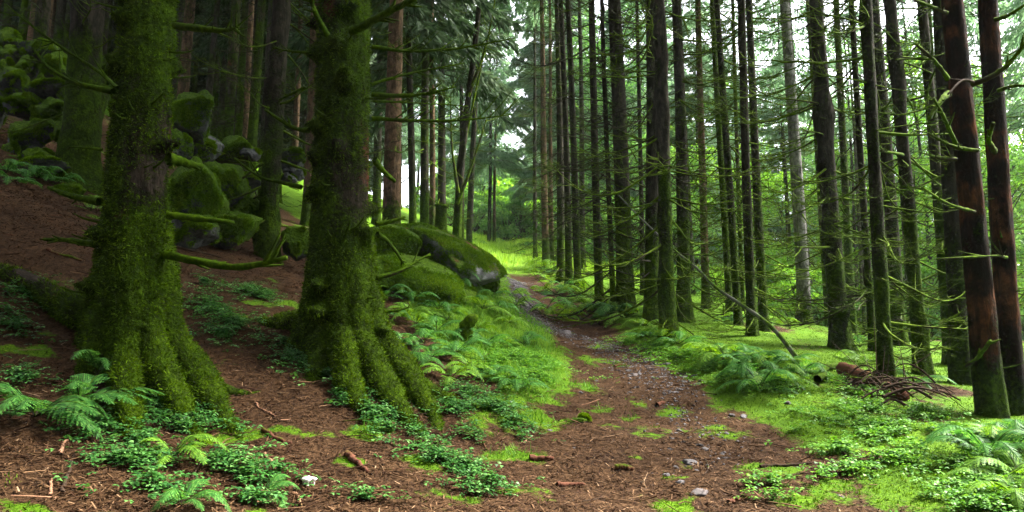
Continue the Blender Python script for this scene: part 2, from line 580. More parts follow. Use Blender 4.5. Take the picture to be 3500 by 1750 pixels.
MOSS_SPOTS = zone_pts([(1880, 1390, .45, .15), (2080, 1410, .3, .12), (1750, 1560, .3, .1), (1480, 1700, .3, .08), (2450, 1480, .4, .1), (2200, 1470, .3, .1), (1950, 1320, .4, .15), (2330, 1740, .3, .08), (2077, 1241, .35, .2), (2130, 1200, .3, .2), (2190, 1378, .13, .1), (2000, 1230, .25, .15), (2300, 1410, .25, .12), (2150, 1560, .12, .06),
                       (2270, 1635, .22, .05), (2340, 1590, .1, .05), (2620, 1600, .3, .07), (2750, 1700, .3, .1), (2900, 1690, .3, .12), (2500, 1390, .35, .1),
                       (1860, 1145, .2, .2), (2060, 1180, .3, .2), (1250, 1480, .2, .1), (1180, 1590, .12, .05), (1650, 1440, .3, .15), (1850, 1440, .3, .15), (2600, 1290, .3, .15)])
BROWN_SPOTS = zone_pts([(1500, 1250, .4, .25), (1620, 1320, .25, .15), (1400, 1150, .3, .3), (3280, 1030, 1.6, 1.2), (1330, 1040, .3, .3), (1500, 1400, .2, .1), (2620, 1120, .5, .3), (3000, 1560, .2, .08), (3250, 1340, .3, .15)])
STONE_LINE = np.array([hit(*p)[:2] for p in [(1750, 960), (1775, 1000), (1800, 1050), (1850, 1110), (1930, 1150), (2090, 1190), (2160, 1230), (2200, 1270), (2270, 1300), (2300, 1370), (2380, 1470), (2450, 1580), (2300, 1640)]])

def seg_dist(x, y, L):
    d = np.full(np.shape(x), 1e9)
    for a, b in zip(L[:-1], L[1:]):
        ab = b - a
        t = np.clip(((x - a[0]) * ab[0] + (y - a[1]) * ab[1]) / (ab @ ab), 0, 1)
        d = np.minimum(d, np.hypot(x - a[0] - t * ab[0], y - a[1] - t * ab[1]))
    return d

def zones(x, y):
    pl, pr = np.interp(y, PY, PL), np.interp(y, PY, PR)
    nz = fbm(x * 1.1, y * 1.1, 5.5, 3)
    w = .22 + .02 * y
    inpath = sstep(-w, w, np.minimum(x - pl, pr - x) + .35 * nz)
    m = 1 - inpath
    # needle-strewn bank on the left
    strip = np.interp(y, [2, 4.6, 5.6, 6.6, 8, 10, 14, 20, 30], [-.9, -.9, -.2, .9, 1.5, 1.8, 2.6, 6, 30])     # width of the green verge left of the path
    bank = sstep(0, .7, pl - strip - x + .6 * nz) * sstep(30, 16, y)
    m = m * (1 - bank * (.92 - .35 * sstep(.15, .6, fbm(x * .9, y * .9, 8.1, 3))))
    n6 = fbm(x * 5.5, y * 5.5, 6.1, 4)
    m = np.maximum(m, sstep(22, 27, y + 2 * nz))
    m = m - .42 * sstep(.0, .42, fbm(x * 1.0, y * 1.0, 2.8, 4)) * sstep(2.0, 3.2, x) * sstep(22, 16, y)
    for (mx, my, rx, ry) in MOSS_SPOTS:
        m = np.maximum(m, (.60 + .85 * n6) * np.exp(-((x - mx) / rx) ** 2 - ((y - my) / (ry * 2.5)) ** 2))
    for (mx, my, rx, ry) in BROWN_SPOTS:
        m = m * (1 - .85 * np.exp(-((x - mx) / rx) ** 2 - ((y - my) / (ry * 2.0)) ** 2))
    m = np.maximum(m, .66 * sstep(.18, .48, fbm(x * 2.1, y * 2.1, 12.5, 3)) * sstep(0, 1.5, 1.2 - x))
    sd = seg_dist(x, y, STONE_LINE)
    st = np.exp(-(sd / (.16 + .012 * y)) ** 2) * np.clip(-.05 + .055 * y, .05, .75) * (y < 26)
    m = m * (1 - .5 * st)
    g = np.maximum(sstep(24, 30, y) * sstep(4, 1.5, np.abs(x - (pl + pr) / 2)), sstep(19, 26, y - .0 * x) * sstep(1, 3, x))
    return np.clip(m, 0, 1), st, g

# mounds under the rocks behind the second trunk (added before the terrain is used for placing)
_p = onground(1450, 13.5)
MOUNDS.append((_p[0] - .4, _p[1] + 3.5, 1.6, 2.6, .75))
MOUNDS.append((-1.15, 10.7, 1.0, 1.3, .62))

# ------------------------------------------------------------------ terrain sheet
def build_ground():
    nx, ny = 460, 560
    tx = np.linspace(-1, 1, nx)
    gx = 120 * np.sinh(4.6 * tx) / math.sinh(4.6)
    ty = np.linspace(-.42, 1, ny)
    gy = 5.5 + 260 * np.sinh(4.9 * ty) / math.sinh(4.9)
    X, Y = np.meshgrid(gx, gy)
    X, Y = X.ravel(), Y.ravel()
    Z = height(X, Y)
    m, s, g = zones(X, Y)
    i = (np.arange(ny - 1)[:, None] * nx + np.arange(nx - 1)[None, :]).ravel()
    Q = np.stack([i, i + 1, i + nx + 1, i + nx], -1)
    me = new_mesh('ground', np.stack([X, Y, Z], -1), [Q], M_GROUND, True, None, {'moss': m, 'stone': s, 'meadow': g})
    o = link('ground', me)
    o['kind'] = 'structure'
build_ground()

# ------------------------------------------------------------------ trees
class Trunk:
    """centre line and radius of a trunk in its own coordinates (origin at its base on the ground)"""
    def __init__(s, Ht, r, lean=(0, 0), flare=.35, fh=.22, seed=0, lobes=None, taper=.85, bend=.012):
        s.H, s.r, s.lean, s.flare, s.fh, s.seed = Ht, r, lean, flare, fh, seed
        s.lobes = lobes or []
        s.taper, s.bend = taper, bend
        g = np.random.default_rng(seed + 1000)
        s.ph = g.uniform(0, 6.28, 4)
    def c(s, z):
        z = np.asarray(z, float)
        zz = np.maximum(z, 0)
        bx = s.bend * zz * np.sin(zz * .35 + s.ph[0]) * .5
        by = s.bend * zz * np.sin(zz * .31 + s.ph[1]) * .5
        return np.stack([s.lean[0] * z + bx, s.lean[1] * z + by, z], -1)
    def rad(s, z):
        z = np.asarray(z, float)
        return s.r * np.clip(1 - np.maximum(z, 0) / s.H, .015, 1) ** s.taper
    def mesh(s, name, mat, seg=14, rings=42, zmin=-.45, namp=.05, knots=0, ztop=None):
        ztop = ztop or s.H
        t = np.linspace(0, 1, rings)
        z = zmin + (ztop - zmin) * t ** (2.3 if seg > 60 else 1.7)
        ph = np.arange(seg) * 2 * math.pi / seg
        Z, P = np.meshgrid(z, ph, indexing='ij')
        base = s.rad(Z)
        nl = 5
        lob = .6 + .4 * np.cos(P * 3 + s.ph[2]) * .6 + .4 * np.cos(P * nl + s.ph[3]) * .5
        fl = s.flare * s.r * np.exp(-np.clip(Z, -.35, 99) / s.fh) * lob
        rr = base + fl
        for (pa, amp, h, sig) in s.lobes:
            d = np.abs((P - pa + math.pi) % (2 * math.pi) - math.pi)
            rr = rr + amp * .62 * np.exp(-(d / (sig * (.8 + .6 * sstep(0, .9, Z)))) ** 2) * np.exp(-np.clip(Z + .25, -.28, 99) / h)
        sx, sy = np.cos(P) * 1.6, np.sin(P) * 1.6
        rr = rr * (1 + namp * fbm(sx * 1.3 + s.seed, sy * 1.3, Z * 1.6 / max(s.r * 3, .3), 4))
        if seg > 60:
            rr = rr + .016 * fbm(rr * np.cos(P) * 7, rr * np.sin(P) * 7, Z * 6, 3) + .009 * fbm(rr * np.cos(P) * 22, rr * np.sin(P) * 22, Z * 20, 2)
        if knots:
            g = np.random.default_rng(s.seed + 5)
            zk = 0.25
            while zk < min(ztop, 6.5):
                for _ in range(g.integers(2, knots + 1)):
                    a, zz = g.uniform(0, 6.28), zk + g.uniform(-.08, .08)
                    d = np.abs((P - a + math.pi) % (2 * math.pi) - math.pi) * s.r
                    kw = .03 + .12 * min(s.r, .25)
                    e = np.exp(-(d / kw) ** 2 - ((Z - zz) / (kw * .85)) ** 2)
                    ka = min(1, (s.r / .2) ** 1.5)
                    rr = rr + ka * e * g.uniform(.07, .17) - ka * .05 * np.exp(-(d / .075) ** 2 - ((Z - zz + .10) / .045) ** 2)
                zk += g.uniform(.22, .42)
        C = s.c(Z)
        V = np.stack([C[..., 0] + rr * np.cos(P), C[..., 1] + rr * np.sin(P), Z], -1).reshape(-1, 3)
        i = np.arange(rings - 1)[:, None] * seg
        j = np.arange(seg)[None, :]
        Q = np.stack([i + j, i + (j + 1) % seg, i + seg + (j + 1) % seg, i + seg + j], -1).reshape(-1, 4)
        return new_mesh(name, V, [Q], mat)

# dead branch shapes, one metre long, growing along +X
def branch_variant(seed, droop, up, ntw, thick=.0090, heavy=False):
    g = np.random.default_rng(seed)
    mb = MB()
    t = np.linspace(0, 1, 11)
    bx = t * (1 - .06 * t)
    bz = -droop * np.sin(t * math.pi * .62) + up * t ** 2.6
    by = .10 * g.uniform(-1, 1) * t ** 1.6 + .03 * np.sin(t * 7 + g.uniform(0, 6))
    P = np.stack([bx, by, bz], -1) + g.normal(0, .006, (11, 3)) * t[:, None]
    mb.tube(P, thick * (1.15 - .9 * t), 5, 0, 0, .25)
    for k in range(ntw):
        q = g.uniform(.22, .97)
        i = int(q * 10)
        p0 = P[i] + (P[min(i + 1, 10)] - P[i]) * (q * 10 - i)
        sd = 1 if g.random() < .5 else -1
        Lt = g.uniform(.14, .42) * (1.15 - .6 * q)
        ang = g.uniform(.5, 1.2) * sd
        tt = np.linspace(0, 1, 6)
        dx, dy = math.cos(ang), math.sin(ang)
        dz = g.uniform(-.35, .2)
        cu = g.uniform(0, .5)
        Pt = p0 + Lt * np.stack([dx * tt, dy * tt * (1 - .25 * tt), dz * tt + cu * tt ** 2], -1)
        mb.tube(Pt, thick * .42 * (1.1 - .85 * tt), 3)
        if Lt > .25:
            for _ in range(2):
                p1 = Pt[g.integers(2, 5)]
                L2 = Lt * g.uniform(.25, .5)
                a2 = ang - sd * g.uniform(.4, 1.1)
                P2 = p1 + L2 * np.stack([math.cos(a2) * tt, math.sin(a2) * tt, g.uniform(-.3, .4) * tt], -1)
                mb.tube(P2[::2], thick * .28 * np.array([1, .7, .25]), 3)
    return mb

BR = [branch_variant(100 + k, d, u, n) for k, (d, u, n) in enumerate(
    [(.22, .10, 12), (.26, .24, 13), (.12, .02, 10), (.34, .16, 15), (.14, .18, 12), (.24, .04, 14), (.05, .04, 9), (.34, .34, 12), (.2, .1, 16), (.30, .0, 12)])]
BR_ME = [b.mesh('branch', M_BRANCH) for b in BR]
BR_ME_D = [b.mesh('branch', M_BRANCH_D) for b in BR]
BR_VQ = [(np.concatenate(b.V), np.concatenate(b.Q)) for b in BR]
STUB = []
for k in range(4):
    g = np.random.default_rng(50 + k)
    mb = MB()
    t = np.linspace(0, 1, 7)
    P = np.stack([t, .12 * g.uniform(-1, 1) * t ** 2, -.10 * np.sin(t * 2.2) + .35 * g.uniform(-.3, 1) * t ** 3], -1)
    mb.tube(P, .085 * (1.15 - .75 * t) * (1 + .2 * np.sin(t * 9 + k)), 7, 0, 0, .22)
    STUB.append(mb.mesh('branch_stub', M_BRANCH_HEAVY))

def spruce_crown(seed, z0, Ht, Lmax, nsamp, mats, nb=90, flat=.9, ql=(.22, .5), qw=.045):
    """layered drooping boughs: thin needle sprays hung along every bough, plus the boughs' wood"""
    g = np.random.default_rng(seed)
    zb = z0 + (Ht - z0) * np.sort(g.random(nb) ** 1.15)
    fr = (zb - z0) / (Ht - z0)
    Lb = (Lmax * (1 - fr) ** flat + .15) * g.uniform(.6, 1.12, nb)
    az = g.uniform(0, 6.283, nb)
    up0 = g.uniform(-.05, .25, nb) + .25 * fr
    dr = g.uniform(.3, .65, nb) * (1 - .5 * fr)
    mb = MB()
    for k in range(nb):
        t = np.linspace(0, 1, 6)
        r = Lb[k] * t
        P = np.stack([r * math.cos(az[k]), r * math.sin(az[k]), zb[k] + Lb[k] * (up0[k] * t - dr[k] * t ** 2)], -1)
        mb.tube(P, .006 + .012 * Lb[k] * (1 - t) * .6, 3, 1)
    pr = Lb / Lb.sum()
    b = g.choice(nb, nsamp, p=pr)
    t = g.random(nsamp) ** .7 * .95 + .05
    L = Lb[b]
    ca, sa = np.cos(az[b]), np.sin(az[b])
    side = g.uniform(-1, 1, nsamp) * (.34 * L * (1.08 - t) + .04)
    zz = zb[b] + L * (up0[b] * t - dr[b] * t * t) - .25 * np.abs(side) - g.random(nsamp) ** 2 * .18
    base = np.stack([L * t * ca - side * sa, L * t * sa + side * ca, zz], -1)
    out = np.stack([ca, sa, 0 * ca], -1)
    lat = np.stack([-sa, ca, 0 * ca], -1) * np.sign(side)[:, None]
    d = out * g.uniform(.2, .9, (nsamp, 1)) + lat * g.uniform(0, .8, (nsamp, 1)) + np.array([0, 0, -1]) * g.uniform(.15, 1.1, (nsamp, 1))
    d /= np.linalg.norm(d, axis=1, keepdims=True)
    ln = g.uniform(*ql, nsamp)[:, None]
    w = np.cross(d, g.normal(0, 1, (nsamp, 3)))
    w /= np.linalg.norm(w, axis=1, keepdims=True)
    w = w * qw * g.uniform(.6, 1.3, (nsamp, 1))
    V = np.stack([base, base + d * ln * .45 + w, base + d * ln, base + d * ln * .45 - w], 1).reshape(-1, 3)
    Q = np.arange(nsamp * 4).reshape(-1, 4)
    mb.add(V, Q, 0)
    return mb.mesh('crown', mats, False)

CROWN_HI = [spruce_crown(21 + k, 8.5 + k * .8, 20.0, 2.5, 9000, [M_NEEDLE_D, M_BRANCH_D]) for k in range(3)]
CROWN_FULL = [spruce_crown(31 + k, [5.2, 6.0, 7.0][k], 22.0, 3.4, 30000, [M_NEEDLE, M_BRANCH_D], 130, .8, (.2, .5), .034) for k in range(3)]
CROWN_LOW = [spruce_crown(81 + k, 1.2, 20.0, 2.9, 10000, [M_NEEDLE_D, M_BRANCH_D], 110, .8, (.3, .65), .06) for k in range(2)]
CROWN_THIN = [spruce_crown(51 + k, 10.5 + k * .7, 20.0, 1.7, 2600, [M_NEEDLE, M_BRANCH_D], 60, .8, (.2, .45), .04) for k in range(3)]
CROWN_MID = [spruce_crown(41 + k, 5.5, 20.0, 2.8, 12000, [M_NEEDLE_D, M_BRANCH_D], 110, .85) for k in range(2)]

def leaf_crown(seed, z0, Ht, Rm, n, mat, nclump=70, ls=.075, topy=False):
    g = np.random.default_rng(seed)
    f = g.random(nclump)
    cz = z0 + (Ht - z0) * f
    prof = np.sqrt(np.clip(1 - ((f - .42) / .62) ** 2, .05, 1))
    rad = Rm * prof * np.sqrt(g.random(nclump)) * 1.05
    a = g.uniform(0, 6.283, nclump)
    cc = np.stack([rad * np.cos(a), rad * np.sin(a), cz], -1)
    cs = g.uniform(.28, .75, nclump) * Rm * .42
    mb = MB()
    for k in range(nclump):
        z1 = max(z0 * .6, cz[k] - g.uniform(.8, 2.2))
        mb.tube(smooth_path([(0, 0, z1), cc[k] * np.array([.45, .45, 0]) + np.array([0, 0, z1 * .45 + cz[k] * .55]), cc[k]], 6), np.linspace(.035, .008, 6), 3, 1)
    b = g.choice(nclump, n, p=cs ** 2 / (cs ** 2).sum())
    off = g.normal(0, 1, (n, 3))
    off /= np.linalg.norm(off, axis=1, keepdims=True)
    off *= (g.random((n, 1)) ** .45)
    c = cc[b] + off * cs[b][:, None] * np.array([1.15, 1.15, .62])
    c[:, 2] = np.maximum(c[:, 2], z0 * .3 + .05)
    nrm = g.normal(0, 1, (n, 3)) + np.array([0, 0, .8])
    nrm /= np.linalg.norm(nrm, axis=1, keepdims=True)
    t1 = np.cross(nrm, g.normal(0, 1, (n, 3)))
    t1 /= np.linalg.norm(t1, axis=1, keepdims=True)
    t2 = np.cross(nrm, t1)
    s = ls * g.uniform(.6, 1.3, (n, 1))
    V = np.stack([c - t1 * s, c + t2 * s * .6, c + t1 * s, c - t2 * s * .6], 1).reshape(-1, 3)
    mb.add(V, np.arange(n * 4).reshape(-1, 4), 0)
    return mb.mesh('crown', [mat, M_BRANCH_D], False)

LEAFY = [leaf_crown(61, 1.2, 11, 3.0, 9000, M_LEAF, 60), leaf_crown(62, 2.0, 14, 3.4, 9000, M_LEAF2, 60), leaf_crown(63, .8, 9, 2.8, 9000, M_LEAF, 55)]
BUSH = [leaf_crown(71, .15, 2.6, 1.5, 5000, M_LEAF, 36, .06), leaf_crown(72, .1, 1.8, 1.3, 4000, M_LEAF2, 30, .055)]

def merged_branches(tr, seed, zlo, zhi, per, Lr, mat, step=(.28, .5), g=None):
    g = np.random.default_rng(seed)
    mb = MB()
    z = zlo
    while z < zhi:
        for _ in range(max(1, g.poisson(per))):
            zz = z + g.uniform(-.1, .1)
            a = g.uniform(0, 6.283)
            L = g.uniform(*Lr) * (1 - .35 * zz / tr.H)
            V, Q = BR_VQ[g.integers(len(BR_VQ))]
            ca, sa = math.cos(a), math.sin(a)
            c = tr.c(zz)
            rr = float(tr.rad(zz)) * .8
            W = V * np.array([L, L, L * g.uniform(.6, 1.3)]) + np.array([rr, 0, 0])
            mb.add(np.stack([W[:, 0] * ca - W[:, 1] * sa, W[:, 0] * sa + W[:, 1] * ca, W[:, 2]], -1) + c, Q)
        z += g.uniform(*step)
    return mb.mesh('dead_branches', mat)

def add_branches(root, tr, seed, zlo, zhi, per, Lr, dark=False, step=(.3, .5), limit=90):
    g = np.random.default_rng(seed)
    z, cnt = zlo, 0
    while z < zhi and cnt < limit:
        for _ in range(max(1, g.poisson(per))):
            zz = z + g.uniform(-.07, .07)
            a = g.uniform(0, 6.283)
            L = g.uniform(*Lr)
            c = tr.c(zz)
            rr = float(tr.rad(zz)) * .75
            link('branch', (BR_ME_D if dark else BR_ME)[g.integers(len(BR_ME))], root,
                 (c[0] + rr * math.cos(a), c[1] + rr * math.sin(a), zz), (0, g.uniform(-.15, .15), a), (L, L, L * g.uniform(.6, 1.3)))
            cnt += 1
            if cnt >= limit:
                break
        z += g.uniform(*step)

def lean_to(base, ut):
    """lean so that the trunk crosses the top edge of the photo in column ut"""
    d = ray(ut, 0)
    t = base[1] / d[1]
    top = np.array([0, 0, CAM_Z]) + d * t
    return ((top[0] - base[0]) / (top[2] - base[2]), 0.0)

WORD = {}
def tree(label, u, v=None, ut=None, w=30, mat=None, depth=None, Ht=19, crown='hi', br=('m', .5, 8.0, 2.2, (.7, 1.5)), name='spruce_tree',
         group=None, seed=None, flare=.45, cat='tree', dark=False, seg=14, knots=0):
    seed = seed if seed is not None else int(u * 7 + (ut or 0))
    base = hit(u, v) if depth is None else onground(u, depth)
    dep = base[1] * CP + (base[2] - CAM_Z) * SP
    r = w / F * dep / 2 * 1.04
    tr = Trunk(Ht, r, lean_to(base, ut) if ut is not None else (rng.uniform(-.012, .012), rng.uniform(-.01, .01)), flare, .2 + r * .4, seed)
    root = thing(name, base, label, cat, group)
    link('trunk', tr.mesh('trunk', mat or M_DARK, seg, 44, knots=knots), root)
    kind, zlo, zhi, per, Lr = br
    if kind == 'd':
        add_branches(root, tr, seed, zlo, zhi, per, Lr, dark)
    elif kind == 'm':
        o = link('dead_branches', merged_branches(tr, seed, zlo, zhi, per, Lr, M_BRANCH_D if dark else M_BRANCH), root)
        o['kind'] = 'stuff'
    if crown:
        g = np.random.default_rng(seed)
        cm = {'hi': CROWN_HI, 'full': CROWN_FULL, 'mid': CROWN_MID, 'thin': CROWN_THIN, 'low': CROWN_LOW}[crown]
        k = int(g.integers(len(cm)))
        sc = Ht / {'hi': 20.0, 'full': 22.0, 'mid': 20.0, 'thin': 20.0}[crown]
        top = tr.c(Ht)
        o = link('crown', cm[k], root, (top[0] * .75, top[1] * .75, 0), (0, 0, g.uniform(0, 6.28)), sc)
    return root, tr, base

# --- the two big mossy spruces in front
def poly_branch(root, base, pix, dep, r0, r1, name='branch', mat=None, twigs=0, seed=1, ddep=0.0):
    """limb of a foreground tree; pix are photo points, depth changes by ddep to its tip"""
    g = np.random.default_rng(seed)
    n = len(pix)
    P = np.array([at(u, v, dep + ddep * k / (n - 1)) for k, (u, v) in enumerate(pix)]) - base
    P = smooth_path(P, 16)
    mb = MB()
    t = np.linspace(0, 1, 16)
    mb.tube(P, r0 + (r1 - r0) * t, 7, 0, 0, .22)
    Lg = np.linalg.norm(P[-1] - P[0])
    for k in range(twigs):
        i = int(g.integers(3, 15))
        T = P[min(i + 1, 15)] - P[i - 1]
        T /= np.linalg.norm(T)
        sd = np.cross(T, [g.normal(), g.normal(), g.normal()])
        sd /= np.linalg.norm(sd) + 1e-6
        L = Lg * g.uniform(.10, .28)
        tt = np.linspace(0, 1, 6)[:, None]
        mb.tube(P[i] + L * (T * .75 * tt + sd * .6 * tt + np.array([0, 0, .12]) * tt ** 2), (r1 * .8 + .002) * (1.1 - .8 * tt[:, 0]), 4, 0, 0, .2)
    return link(name, mb.mesh(name, mat or M_BRANCH_HEAVY), root)

def moss_mask(x, y, z):
    f = fbm(x * 2.2 + 4, y * 2.2, z * 1.25, 4)
    return f * 1.15 + .66 + .5 * np.exp(-np.maximum(z + .2, 0) / .55) - .12 * sstep(2.0, 3.6, z)

def set_mask(me):
    V = np.empty(len(me.vertices) * 3, np.float32)
    me.vertices.foreach_get('co', V)
    V = V.reshape(-1, 3).astype(float)
    a_ = me.attributes.new('mossmask', 'FLOAT', 'POINT')
    a_.data.foreach_set('value', moss_mask(V[:, 0], V[:, 1], V[:, 2]).astype(np.float32))
    return me

def big_spruce(label, u, v, ut, w, lobes, limbs, seed, Ht=23):
    base = hit(u, v)
    dep = base[1] * CP + (base[2] - CAM_Z) * SP
    r = w / F * dep / 2
    tr = Trunk(Ht, r, lean_to(base, ut), .55, .42, seed, lobes, .75, .006)
    root = thing('spruce_tree', base, label, 'tree')
    link('trunk', set_mask(tr.mesh('trunk', M_BIG, 170, 300, -1.25, .06, 4)), root)
    for k, (pix, r0, r1, tw, dd) in enumerate(limbs):
        poly_branch(root, base, pix, dep, r0 * .72, r1 * .6, 'branch', None, tw * 2 + 2, seed * 31 + k, dd)
    g = np.random.default_rng(seed)
    z = .5
    while z < 5.5:
        for _ in range(int(g.integers(2, 4))):
            a = g.uniform(math.pi, 2 * math.pi) if g.random() < .75 else g.uniform(0, 6.28)
            c = tr.c(z)
            rr = float(tr.rad(z)) * .93
            L = g.uniform(.13, .27)
            link('branch_stub', STUB[g.integers(4)], root, (c[0] + rr * math.cos(a), c[1] + rr * math.sin(a), z + g.uniform(-.1, .1)), (0, g.uniform(-.3, .2), a), (L, L * .55, L * .55))
        z += g.uniform(.28, .5)
    top = tr.c(Ht)
    link('crown', CROWN_HI[seed % 3], root, (top[0] * .75, top[1] * .75, 0), (0, 0, seed), Ht / 20)
    return root, tr, base, dep

D = math.radians
T1 = big_spruce('huge moss coated spruce at the left with spreading roots and small ferns at its foot', 425, 1235, 507, 205,
    [(D(-28), .55, .34, .24), (D(-62), .42, .30, .22), (D(178), .55, .26, .24), (D(-110), .30, .25, .3), (D(150), .3, .3, .3)],
    [([(600, 88), (690, 98), (770, 105), (815, 92)], .045, .012, 6, -.3),
     ([(385, 312), (300, 295), (240, 275), (160, 225), (115, 165)], .035, .012, 5, .3),
     ([(400, 300), (330, 240), (150, 120), (20, 15)], .022, .008, 5, .5),
     ([(575, 540), (630, 555), (692, 572)], .065, .035, 0, .2),
     ([(570, 735), (690, 748), (800, 760)], .045, .022, 0, .1),
     ([(340, 690), (250, 672), (165, 640)], .045, .02, 2, .2),
     ([(335, 838), (240, 822), (150, 818)], .040, .02, 3, .1),
     ([(560, 868), (640, 885), (780, 912), (880, 905), (980, 880)], .048, .028, 2, -.2),
     ([(350, 512), (290, 505), (235, 502)], .018, .008, 1, 0)], 3)
T2 = big_spruce('huge moss coated spruce left of the mossy boulder, reddish scars on its trunk', 1150, 1205, 1175, 203,
    [(D(-22), .62, .34, .20), (D(-52), .55, .33, .20), (D(185), .42, .25, .3), (D(-95), .30, .28, .3), (D(20), .3, .3, .3)],
    [([(1200, 108), (1260, 78), (1330, 40), (1420, -5)], .055, .035, 4, -.4),
     ([(1118, 118), (1085, 60), (1060, -5)], .040, .028, 2, -.3),
     ([(1270, 160), (1400, 175), (1570, 165), (1760, 130)], .026, .008, 10, .3),
     ([(1270, 288), (1380, 255), (1480, 235), (1590, 215)], .022, .007, 8, .4),
     ([(1270, 322), (1380, 328), (1470, 318), (1560, 296)], .032, .010, 8, .1),
     ([(1270, 405), (1400, 412), (1560, 412), (1750, 392)], .030, .009, 10, .2),
     ([(1275, 345), (1420, 352), (1600, 362)], .016, .006, 6, .4),
     ([(1280, 545), (1310, 585), (1350, 620)], .042, .028, 0, .2),
     ([(1285, 765), (1330, 758), (1385, 742)], .036, .018, 1, .1),
     ([(1290, 950), (1370, 925), (1420, 895), (1470, 868)], .030, .012, 3, .3),
     ([(1295, 1066), (1350, 1062), (1400, 1050)], .026, .012, 0, .1),
     ([(1290, 800), (1330, 830), (1380, 900)], .035, .015, 2, .2),
     ([(1060, 180), (990, 175), (930, 162)], .018, .008, 5, .2),
     ([(1055, 445), (1000, 435), (905, 375)], .036, .016, 2, .2),
     ([(1030, 640), (960, 622), (890, 605), (800, 540)], .030, .012, 3, .3),
     ([(1040, 300), (990, 325), (955, 340)], .02, .01, 2, .1)], 4)

# --- left side behind
tree('grey and mossy spruce standing directly behind the leftmost huge trunk', 272, 625, 306, 112, M_MOSSY2, None, 21, 'thin', ('d', 1.0, 5.5, .9, (.6, 1.4)), flare=.7, seg=24, knots=3)
tree('mossy spruce between the two huge trunks, many dead branches pointing left', 912, 882, 955, 66, M_MOSSY2, None, 20, 'thin', ('d', .5, 6.0, 3.0, (.8, 1.7)), flare=.7, seg=20, knots=3)
tree('brown trunk just right of the second huge trunk, behind the boulder top', 1337, None, 1351, 62, M_BROWN, 14.5, 21, 'hi', ('d', 2.2, 8, 1.6, (.6, 1.4)), seg=18)
L2 = [(1412, 18.5, 1398, 26, M_DARK, 'first slim mossy trunk right of the brown one behind the boulder'),
      (1451, 19.5, 1456, 32, M_MOSSY2, 'second slim mossy trunk right of the brown one behind the boulder'),
      (1476, 20.5, 1480, 22, M_BROWN, 'thin reddish trunk left of the black stump'),
      (1508, 22.0, 1515, 30, M_DARK, 'dark trunk rising right behind the black stump'),
      (1601, 27.0, 1640, 22, M_DARK, 'dark trunk at the far end of the left verge'),
      (1578, 25.0, 1575, 17, M_DARK, 'thin dark trunk beside the forked tree on the left verge')]
for (u, d, ut, w, m, lb) in L2:
    tree(lb, u, None, ut, w, m, d, 20, 'mid' if u in (1412, 1508) else 'thin', ('m', 1.5, 12, 1.6, (.7, 1.6)))
# forked broadleaf stem
def forked_tree():
    base = onground(1556, 20.0)
    root = thing('forked_tree', base, 'leaning dark tree with forked stems and few leaves behind the boulder', 'tree')
    mb = MB()
    P = smooth_path([np.array([0, 0, -.3]), at(1572, 620, 20) - base, at(1590, 420, 20) - base, at(1618, 200, 20) - base, at(1645, -60, 20) - base, at(1660, -300, 20) - base], 24)
    mb.tube(P, np.linspace(.13, .04, 24), 9, 0, 0, .1)
    link('trunk', mb.mesh('trunk', M_MOSSY2), root)
    for k, pts in enumerate([[(1580, 540), (1600, 430), (1640, 250), (1690, 20)], [(1562, 700), (1600, 600), (1640, 480), (1665, 400)], [(1600, 330), (1660, 160), (1700, -40)], [(1566, 660), (1545, 500), (1540, 330)]]):
        b = MB()
        P = smooth_path([at(u, v, 20 - .1 * k) - base for u, v in pts], 16)
        b.tube(P, np.linspace(.055, .012, 16), 6, 0, 0, .1)
        for q in range(8):
            i = rng.integers(4, 15)
            dd = rng.normal(0, 1, 3) * np.array([.5, .5, .4]) + [0, 0, .4]
            b.tube(P[i] + np.linspace(0, 1, 4)[:, None] * dd * .9, np.linspace(.012, .003, 4), 3)
        link('stem', b.mesh('stem', M_BRANCH), root)
forked_tree()
def stump():
    base = onground(1506, 16.5)
    root = thing('tree_stump', base, 'black tree stump behind the top of the boulder', 'stump')
    tr = Trunk(3.0, .165, (0, 0), .3, .2, 8)
    h = float((at(1506, 700, 16.5) - base)[2])
    link('trunk', tr.mesh('trunk', M_DARK, 16, 24, -.4, .12, 0, h), root)
    mb = MB()
    c = tr.c(h)
    mb.tube([c + [0, 0, -.03], c + [0, 0, .02], c + [0, 0, .035]], [.16, .155, .06], 9, 0, 0, .15)
    link('moss_cap', mb.mesh('moss_cap', M_BRANCH_HEAVY), root)
stump()
tree('spruce with hanging green boughs standing left of the path in the far light', 1672, None, 1680, 13, M_DARK, 46, 21, 'full', ('m', .8, 5, 1.0, (.7, 1.5)))
tree('thin brown trunk close to the right of the far hanging-bough spruce', 1689, None, 1697, 11, M_BROWN, 47, 20, 'thin', ('m', .8, 5, 1.0, (.7, 1.4)))

